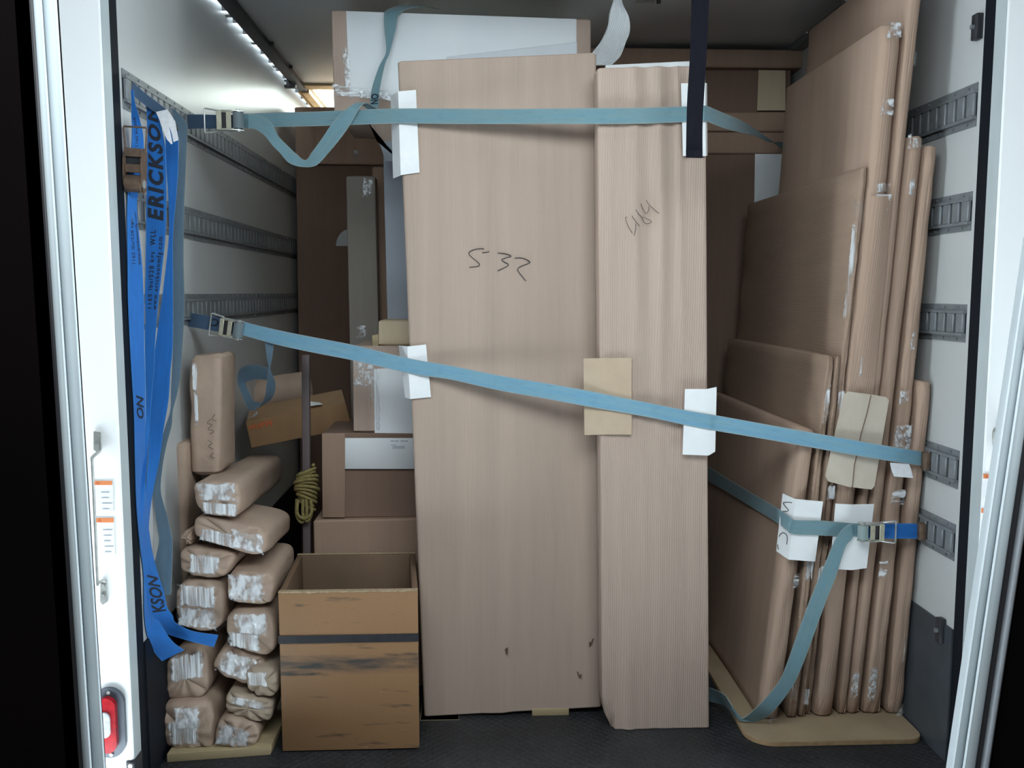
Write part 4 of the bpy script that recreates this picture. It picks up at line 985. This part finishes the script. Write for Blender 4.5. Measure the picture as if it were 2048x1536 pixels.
H3, r3_ = hang('hanging_strap', 'plain blue strap right of the lettered one, ending in a bright loop',
    [(330, 255, 355, 262, 2.70), (331, 285, 357, 285, 2.69), (333, 340, 356, 340, 2.68), (337, 400, 352, 400, 2.66), (338, 470, 346, 470, 2.64), (327, 575, 346, 575, 2.63), (318, 640, 346, 640, 2.63), (310, 700, 345, 700, 2.63), (306, 740, 341, 740, 2.63), (302, 800, 337, 800, 2.63), (299, 860, 327, 860, 2.62), (296, 920, 319, 920, 2.61), (292, 970, 308, 970, 2.60),
     (289, 1030, 299, 1030, 2.59), (288, 1100, 296, 1100, 2.59), (288, 1180, 300, 1180, 2.59), (289, 1230, 312, 1230, 2.59), (294, 1268, 330, 1262, 2.58), (306, 1300, 346, 1284, 2.58), (324, 1322, 368, 1300, 2.59)], 'blue')
H4, r4_ = hang('hanging_strap', 'dull slate blue strap, rightmost of the hanging ones, twisting to a teal end',
    [(343, 214, 350, 220, 2.90), (348, 240, 368, 238, 2.90), (356, 258, 375, 254, 2.88), (358, 300, 373, 300, 2.84), (352, 350, 371, 350, 2.80), (344, 430, 368, 430, 2.76), (345, 520, 367, 520, 2.74), (347, 610, 369, 610, 2.73), (346, 690, 365, 690, 2.72), (344, 745, 361, 745, 2.70), (342, 785, 355, 785, 2.68), (341, 820, 346, 820, 2.66), (330, 856, 343, 852, 2.65), (320, 892, 333, 890, 2.64), (310, 935, 325, 935, 2.63), (306, 985, 322, 985, 2.63), (312, 1040, 336, 1036, 2.63), (318, 1080, 345, 1080, 2.62), (312, 1112, 345, 1118, 2.61), (306, 1140, 344, 1150, 2.60), (305, 1186, 342, 1190, 2.59)], 'slate')
H5, r5_ = hang('hanging_strap', 'blue strap end drooping over the top left track with a split white cloth tag',
    [(262, 188, 266, 165, 2.555), (276, 199, 290, 186, 2.57), (294, 213, 314, 204, 2.585), (312, 226, 334, 220, 2.59)], 'navy')
ctg = Geo()
for rows_ in ([(312, 224, 335, 219, 2.585), (319, 240, 345, 234, 2.58), (322, 248, 349, 242, 2.58)], [(321, 246, 334, 246, 2.58), (327, 262, 337, 264, 2.577), (334, 279, 342, 288, 2.575)],
              [(328, 246, 336, 246, 2.579), (336, 264, 341, 266, 2.578), (341, 288, 345, 288, 2.578)], [(334, 245, 350, 241, 2.579), (342, 262, 353, 258, 2.578), (347, 284, 357, 280, 2.577)]):
    ctg.add(Ribbon(rpx(rows_, wallclamp), .0015, 6).geo)
put('cloth_tag', ctg, M['tag'], H5, 60)
print_on(r1_, 'lettering', 'ERICKSON', .0555, r1_.u[u_at(r1_, 440)], .82, H1, M['print'], bold=.0026, shear=.25, spacing=1.24, width=.055)
print_on(r1_, 'lettering', '1165 lbs/528 kgs  WLL', .0185, r1_.u[u_at(r1_, 616)], .50, H1, M['print'], bold=.0004, spacing=1.28, width=.048)
print_on(r1_, 'lettering', 'www.ericksonmfg.com', .0175, r1_.u[u_at(r1_, 616)], .88, H1, M['print'], bold=.0004, spacing=1.28, width=.048)
print_on(r2_, 'lettering', '1165 lbs/528 kgs', .0165, r2_.u[u_at(r2_, 536)], .52, H2, M['print'], bold=.0002, spacing=1.1, width=.048)
print_on(r2_, 'lettering', 'www.ericksonmfg.com', .0155, r2_.u[u_at(r2_, 536)], .90, H2, M['print'], bold=.0002, width=.048)
print_on(r2_, 'lettering', '1165 lbs/528', .0155, r2_.u[u_at(r2_, 302)], .50, H2, M['print'], bold=.0002, width=.048)
print_on(r2_, 'lettering', 'KSON', .045, r2_.u[u_at(r2_, 1232)] - .002, .86, H2, M['print'], bold=.0012, shear=.28, width=.048)
print_on(r2_, 'lettering', 'ON', .040, r2_.u[u_at(r2_, 830)], .80, H2, M['print'], bold=.0012, shear=.28, width=.048)
rk = ratchet(H2, P(277, 345, 2.545) + V((0, -.01, 0)), P(270, 420, 2.55) - P(272, 290, 2.55), V((1, 0, 0)), .042, 1.4, 'rust', 'rust')

# --- upper strap across the load
FY1, FY2 = BX1 - .012 - .0075, BX2 - .008 - .016
def topY(x):
    pts = [(372, 3.04), (430, 3.02), (795, FY1 - .002), (1190, FY2 + .003), (1222, FY2), (1412, FY2)]
    for (a, ya), (b, yb_) in zip(pts, pts[1:]):
        if x <= b: return ya + (yb_ - ya) * (x - a) / (b - a)
    return FY2
UL = thing('ratchet_strap', 'upper faded teal strap running level across both cartons, loose tail looped', 'strap', P(450, 243, 3.0))
up = Ribbon([(P(x, a, topY(x)), P(x, b, topY(x))) for x, a, b in ((478, 228, 257), (500, 227, 256), (560, 225, 254), (640, 223, 252), (700, 220, 250), (795, 217, 247), (900, 217, 248), (1000, 218, 248), (1100, 217, 248), (1195, 216, 248), (1225, 216, 248), (1300, 215, 247), (1370, 213, 244), (1400, 212, 243), (1413, 212, 243))]
            + [(P(1444, 225, 2.86), P(1452, 258, 2.86)), (P(1480, 240, 3.10), P(1484, 266, 3.10)), (P(1508, 257, 3.35), P(1510, 272, 3.35)), (P(1538, 278, 3.65), P(1538, 284, 3.65)), (P(1562, 296, 3.88), P(1560, 284, 3.88)), (P(1577, 305, 3.935), P(1577, 287, 3.935))], .0022, 6)
put('webbing', up.geo, M['teal'], UL, 60)
fx = Ribbon(rpx([(371, 229, 371, 258, 3.055), (400, 229, 400, 257, 3.03), (436, 230, 436, 257, 3.01), (470, 230, 470, 257, 2.99)]), .0022, 4)
put('fixed_webbing', fx.geo, M['navy'], UL, 60)
ratchet(UL, P(464, 243, 2.985), V((1, 0, 0)) - V((0, .05, 0)), V((0, 0, 1)), .052, 1.0, 'steel', 'slate')
tail = Ribbon(rpx([(497, 257, 497, 228, 2.955), (512, 259, 522, 232, 2.945), (530, 272, 543, 246, 2.935), (546, 292, 557, 272, 2.93), (560, 306, 572, 288, 2.93), (578, 326, 592, 307, 2.925), (604, 334, 611, 320, 2.92), (632, 331, 626, 302, 2.91), (656, 307, 642, 280, 2.90), (684, 273, 662, 250, 2.885), (703, 245, 680, 228, 2.87), (719, 217, 699, 214, 2.86),
    (733, 206, 716, 206, 2.90), (750, 215, 737, 219, 2.96), (757, 212, 739, 214, 3.02), (760, 176, 744, 176, 3.08), (770, 128, 758, 134, 3.13), (779, 106, 772, 104, 3.15), (791, 60, 769, 62, 3.165), (797, 30, 768, 34, 3.175), (820, 17, 772, 22, 3.20), (852, 14, 800, 12, 3.27), (880, 18, 840, 12, 3.36)]), .0022, 7)
put('loose_tail', tail.geo, M['teal'], UL, 60)
print_on(tail, 'lettering', 'NO', .034, tail.u[int(7 * 14.2)], .12, UL, M['print'], direction=1, wdir=1, bold=.001, width=.03)

# --- middle strap, slanting across to the right wall
MID = thing('ratchet_strap', 'long faded blue strap slanting across both tall cartons down to the right wall', 'strap', P(470, 655, 3.0))
def midY(x):
    pts = [(370, 3.02), (505, 2.97), (815, FY1 + .006), (1212, FY2 + .004), (1414, FY2), (1440, 2.733), (1640, 2.700), (1720, 2.676), (1800, 2.674), (1860, 2.708)]
    for (a, ya), (b, yb_) in zip(pts, pts[1:]):
        if x <= b: return ya + (yb_ - ya) * (x - a) / (b - a)
    return 2.708
mid = Ribbon([(P(x, a, midY(x)), P(x, b, midY(x))) for x, a, b in ((484, 642, 670), (505, 648, 676), (560, 661, 691), (630, 675, 706), (712, 691, 722), (820, 717, 747), (900, 731, 759), (1000, 751, 781), (1090, 766, 797), (1170, 780, 812), (1215, 789, 820), (1300, 806, 835), (1370, 820, 850), (1416, 828, 859), (1440, 832, 863), (1540, 850, 880), (1640, 868, 898), (1730, 884, 914), (1800, 896, 925), (1858, 905, 934))], .0022, 6)
put('webbing', mid.geo, M['lblue'], MID, 60)
fm = Ribbon(rpx([(371, 623, 371, 652, 3.02), (400, 629, 400, 657, 3.00), (455, 638, 453, 666, 2.985), (478, 643, 476, 670, 2.98)]), .0022, 4)
put('fixed_webbing', fm.geo, M['navy'], MID, 60)
print_on(fm, 'lettering', 'ERIC', .036, fm.u[-1] - .015, .14, MID, M['print'], direction=-1, wdir=1, bold=.001, shear=.25)
ratchet(MID, P(468, 657, 2.975), P(500, 662, 2.96) - P(440, 650, 2.99), V((0, 0, 1)), .050, .95, 'steel', 'slate')
rend = put('anchor_fitting', box(XR - .03, XR - .0135, 2.665, 2.70, P(1860, 937, 2.70).z, P(1860, 902, 2.70).z, .004), M['rust'], MID)
lb = Ribbon(rpx([(1780, 925, 1818, 928, 2.678), (1783, 940, 1823, 942, 2.674), (1788, 953, 1826, 956, 2.672)]), .001, 5)
put('cloth_tag', lb.geo, M['tag'], MID, 60)
tm = Ribbon(rpx([(530, 684, 548, 686, 2.968), (533, 712, 545, 712, 2.97), (537, 738, 541, 738, 2.985), (533, 768, 551, 766, 3.01), (529, 795, 547, 791, 3.04), (514, 818, 532, 804, 3.08), (498, 819, 508, 802, 3.12), (485, 792, 500, 788, 3.15), (476, 768, 492, 770, 3.17), (480, 738, 494, 764, 3.20), (508, 729, 512, 759, 3.22), (536, 735, 534, 760, 3.24)]), .0022, 7)
put('loose_tail', tm.geo, M['slate'], MID, 60)

# --- short lower right strap
LOW = thing('ratchet_strap', 'short teal strap holding the leaning panels, its tail hanging to the floor', 'strap', P(1730, 1063, 2.69))
p5Y = lambda x: min(3.70, 2.73 * (1577 - 950) / (x - 950)) if x < 1577 else 2.722
lowr = [(P(x, a, p5Y(x) - .012), P(x2, b, p5Y(x2) - .012)) for x, a, x2, b in ((1417, 934, 1417, 962), (1469, 966, 1469, 993), (1520, 996, 1518, 1023), (1559, 1019, 1555, 1046))]
lowr += rpx([(1580, 1034, 1574, 1060, 2.712), (1592, 1040, 1586, 1068, 2.706), (1640, 1041, 1640, 1071, 2.702), (1700, 1046, 1700, 1073, 2.697), (1722, 1047, 1722, 1074, 2.692)])
lw_ = Ribbon(lowr, .0022, 6); put('webbing', lw_.geo, M['teal'], LOW, 60)
fl = Ribbon(rpx([(1735, 1047, 1735, 1076, 2.692), (1770, 1047, 1770, 1077, 2.690), (1800, 1047, 1800, 1077, 2.690), (1834, 1047, 1834, 1077, 2.690)]), .0022, 4)
put('fixed_webbing', fl.geo, M['blue'], LOW, 60)
ratchet(LOW, P(1737, 1062, 2.682), V((-1, 0, 0)), V((0, 0, 1)), .047, .95, 'steel', 'teal')
put('anchor_fitting', box(P(1834, 1062, 2.69).x, XR - .0135, 2.672, 2.70, P(1845, 1079, 2.69).z, P(1845, 1045, 2.69).z, .004), M['rust'], LOW)
tl2 = Ribbon(rpx([(1706, 1047, 1706, 1074, 2.688), (1690, 1054, 1702, 1080, 2.684), (1672, 1076, 1690, 1096, 2.68), (1650, 1127, 1672, 1152, 2.68), (1622, 1194, 1648, 1213, 2.68), (1591, 1278, 1621, 1287, 2.68), (1572, 1332, 1602, 1337, 2.68), (1555, 1367, 1583, 1375, 2.68), (1522, 1406, 1549, 1420, 2.68)])
    + [(PZ(1487, 1436, .040), PZ(1520, 1441, .026)), (PZ(1476, 1428, .050), PZ(1490, 1443, .025)), (P(1462, 1408, 2.74), PZ(1474, 1437, .025)), (P(1447, 1388, 2.80), PZ(1451, 1413, .022)), (P(1418, 1375, 2.90), P(1418, 1402, 2.90)), (P(1395, 1372, 3.0), P(1395, 1396, 3.0))], .0022, 7)
put('loose_tail', tl2.geo, M['teal'], LOW, 60)

# --- black pull strap hanging in the doorway
bp = Ribbon(rpx([(1384, -150, 1424, -150, 2.50), (1383, 0, 1418, 0, 2.50), (1380, 110, 1413, 110, 2.505), (1375, 190, 1408, 190, 2.51), (1373, 250, 1405, 250, 2.515), (1372, 314, 1405, 315, 2.52)]), .003, 6)
t = thing('pull_strap', 'black webbing strap hanging from the top of the doorway', 'strap', P(1388, 314, 2.52))
put('webbing', bp.geo, M['blackweb'], t, 60)
put('hem', Ribbon(rpx([(1372, 300, 1405, 301, 2.513), (1372, 315, 1405, 316, 2.513)]), .003, 2).geo, M['blackweb'], t)

# ================================================================== edge cards under the straps
def card(name, label, rows, mat, th_=.003, n=4):
    r = Ribbon(rpx(rows), th_, n, False, 6); o = put(name, r.geo, M[mat], None, 30); return tag(o, label, 'card', 'cards under the straps'), r
e1 = BX1 - .012 - .004
card('edge_card', 'white folded card on the upper left edge of the wide carton, under the level strap', [(782, 192, 787, 357, 2.905), (797, 183, 802, 350, e1), (832, 180, 839, 345, e1)], 'white2')
card('edge_card', 'white folded card on the left edge of the wide carton, under the slanting strap', [(798, 691, 811, 795, 2.89), (815, 693, 821, 798, e1 + .004), (852, 689, 862, 794, e1 + .004)], 'white2')
e2 = BX2 - .008 - .012
card('edge_card', 'white card on the upper right edge of the narrow carton, behind the black strap', [(1362, 167, 1366, 312, e2), (1410, 166, 1411, 312, e2), (1413, 167, 1414, 311, e2 + .03)], 'white2')
card('edge_card', 'white folded card on the right edge of the narrow carton, under the slanting strap', [(1370, 778, 1365, 909, e2), (1414, 778, 1417, 911, e2), (1433, 774, 1430, 903, e2 + .004)], 'white2')
card('spacer_card', 'tan card with a pale crease bridging the gap between the two tall cartons', [(1167, 717, 1169, 870, e2 + .028), (1211, 716, 1213, 869, e2 + .008), (1215, 716, 1217, 869, e2 + .007), (1263, 716, 1263, 869, e2 + .004)], 'card_tan')
# tan card with clipped corners on the leaning panels
tq = [(1697, 783), (1741, 789), (1741, 794), (1744, 789), (1772, 794), (1778, 801), (1749, 972), (1743, 979), (1707, 975), (1705, 968), (1702, 975), (1657, 963), (1651, 952), (1688, 790)]
pts = [P(x, y, 2.706 - .014 * (x - 1650) / 130) for x, y in tq]
t = thing('spacer_card', 'pale tan card with clipped corners and a split crease on the leaning panels', 'card', P(1700, 975, 2.70))
put('card', prism(pts, (0, .004, 0)), M['card_pale'], t, 30)
put('crease', tube([P(x, y, 2.7055 - .014 * (x - 1650) / 130) for x, y in ((1742, 791), (1733, 830), (1722, 868), (1716, 900), (1709, 930), (1705, 974))], .0016, 5), M['tear'], t)
# white cards at the lower right
o7, r7 = card('edge_card', 'white folded card with black marker strokes on the front-most leaning panel', [(1566, 987, 1553, 1102, 2.79), (1591, 998, 1577, 1119, 2.714), (1646, 1003, 1630, 1123, 2.708)], 'white2')
def onw(x, y):
    xe0, xe1 = 1566 - (y - 987) * .113, 1591 - (y - 998) * .116
    k = max(0, min(1, (x - xe0) / (xe1 - xe0))); p0, p1 = P(xe0, y, 2.79), P(xe1, y, 2.714)
    n_ = (p1 - p0); n_ = V((n_.y, -n_.x, 0)).normalized()
    if n_.x > 0: n_ = -n_
    return P(x, y, p0.y + (p1.y - p0.y) * k) + n_ * .0028 + V((0, -.001, 0))
put('marker_strokes', pen([sc(s, 1540, 970, 8.53) for s in (
    [(380, 300), (330, 292), (240, 303), (280, 370), (325, 425), (300, 445), (230, 450), (290, 510), (400, 585)],
    [(165, 880), (190, 835), (240, 812), (285, 840), (305, 900), (298, 1010)], [(140, 1010), (145, 1060), (158, 1095)])], onw, .0024), M['ink'], o7)
card('edge_card', 'white card with a ruled crease behind the ratchet of the short strap', [(1671, 1007, 1660, 1137, 2.704), (1705, 1009, 1702, 1140, 2.702), (1748, 1008, 1733, 1136, 2.700)], 'white2')
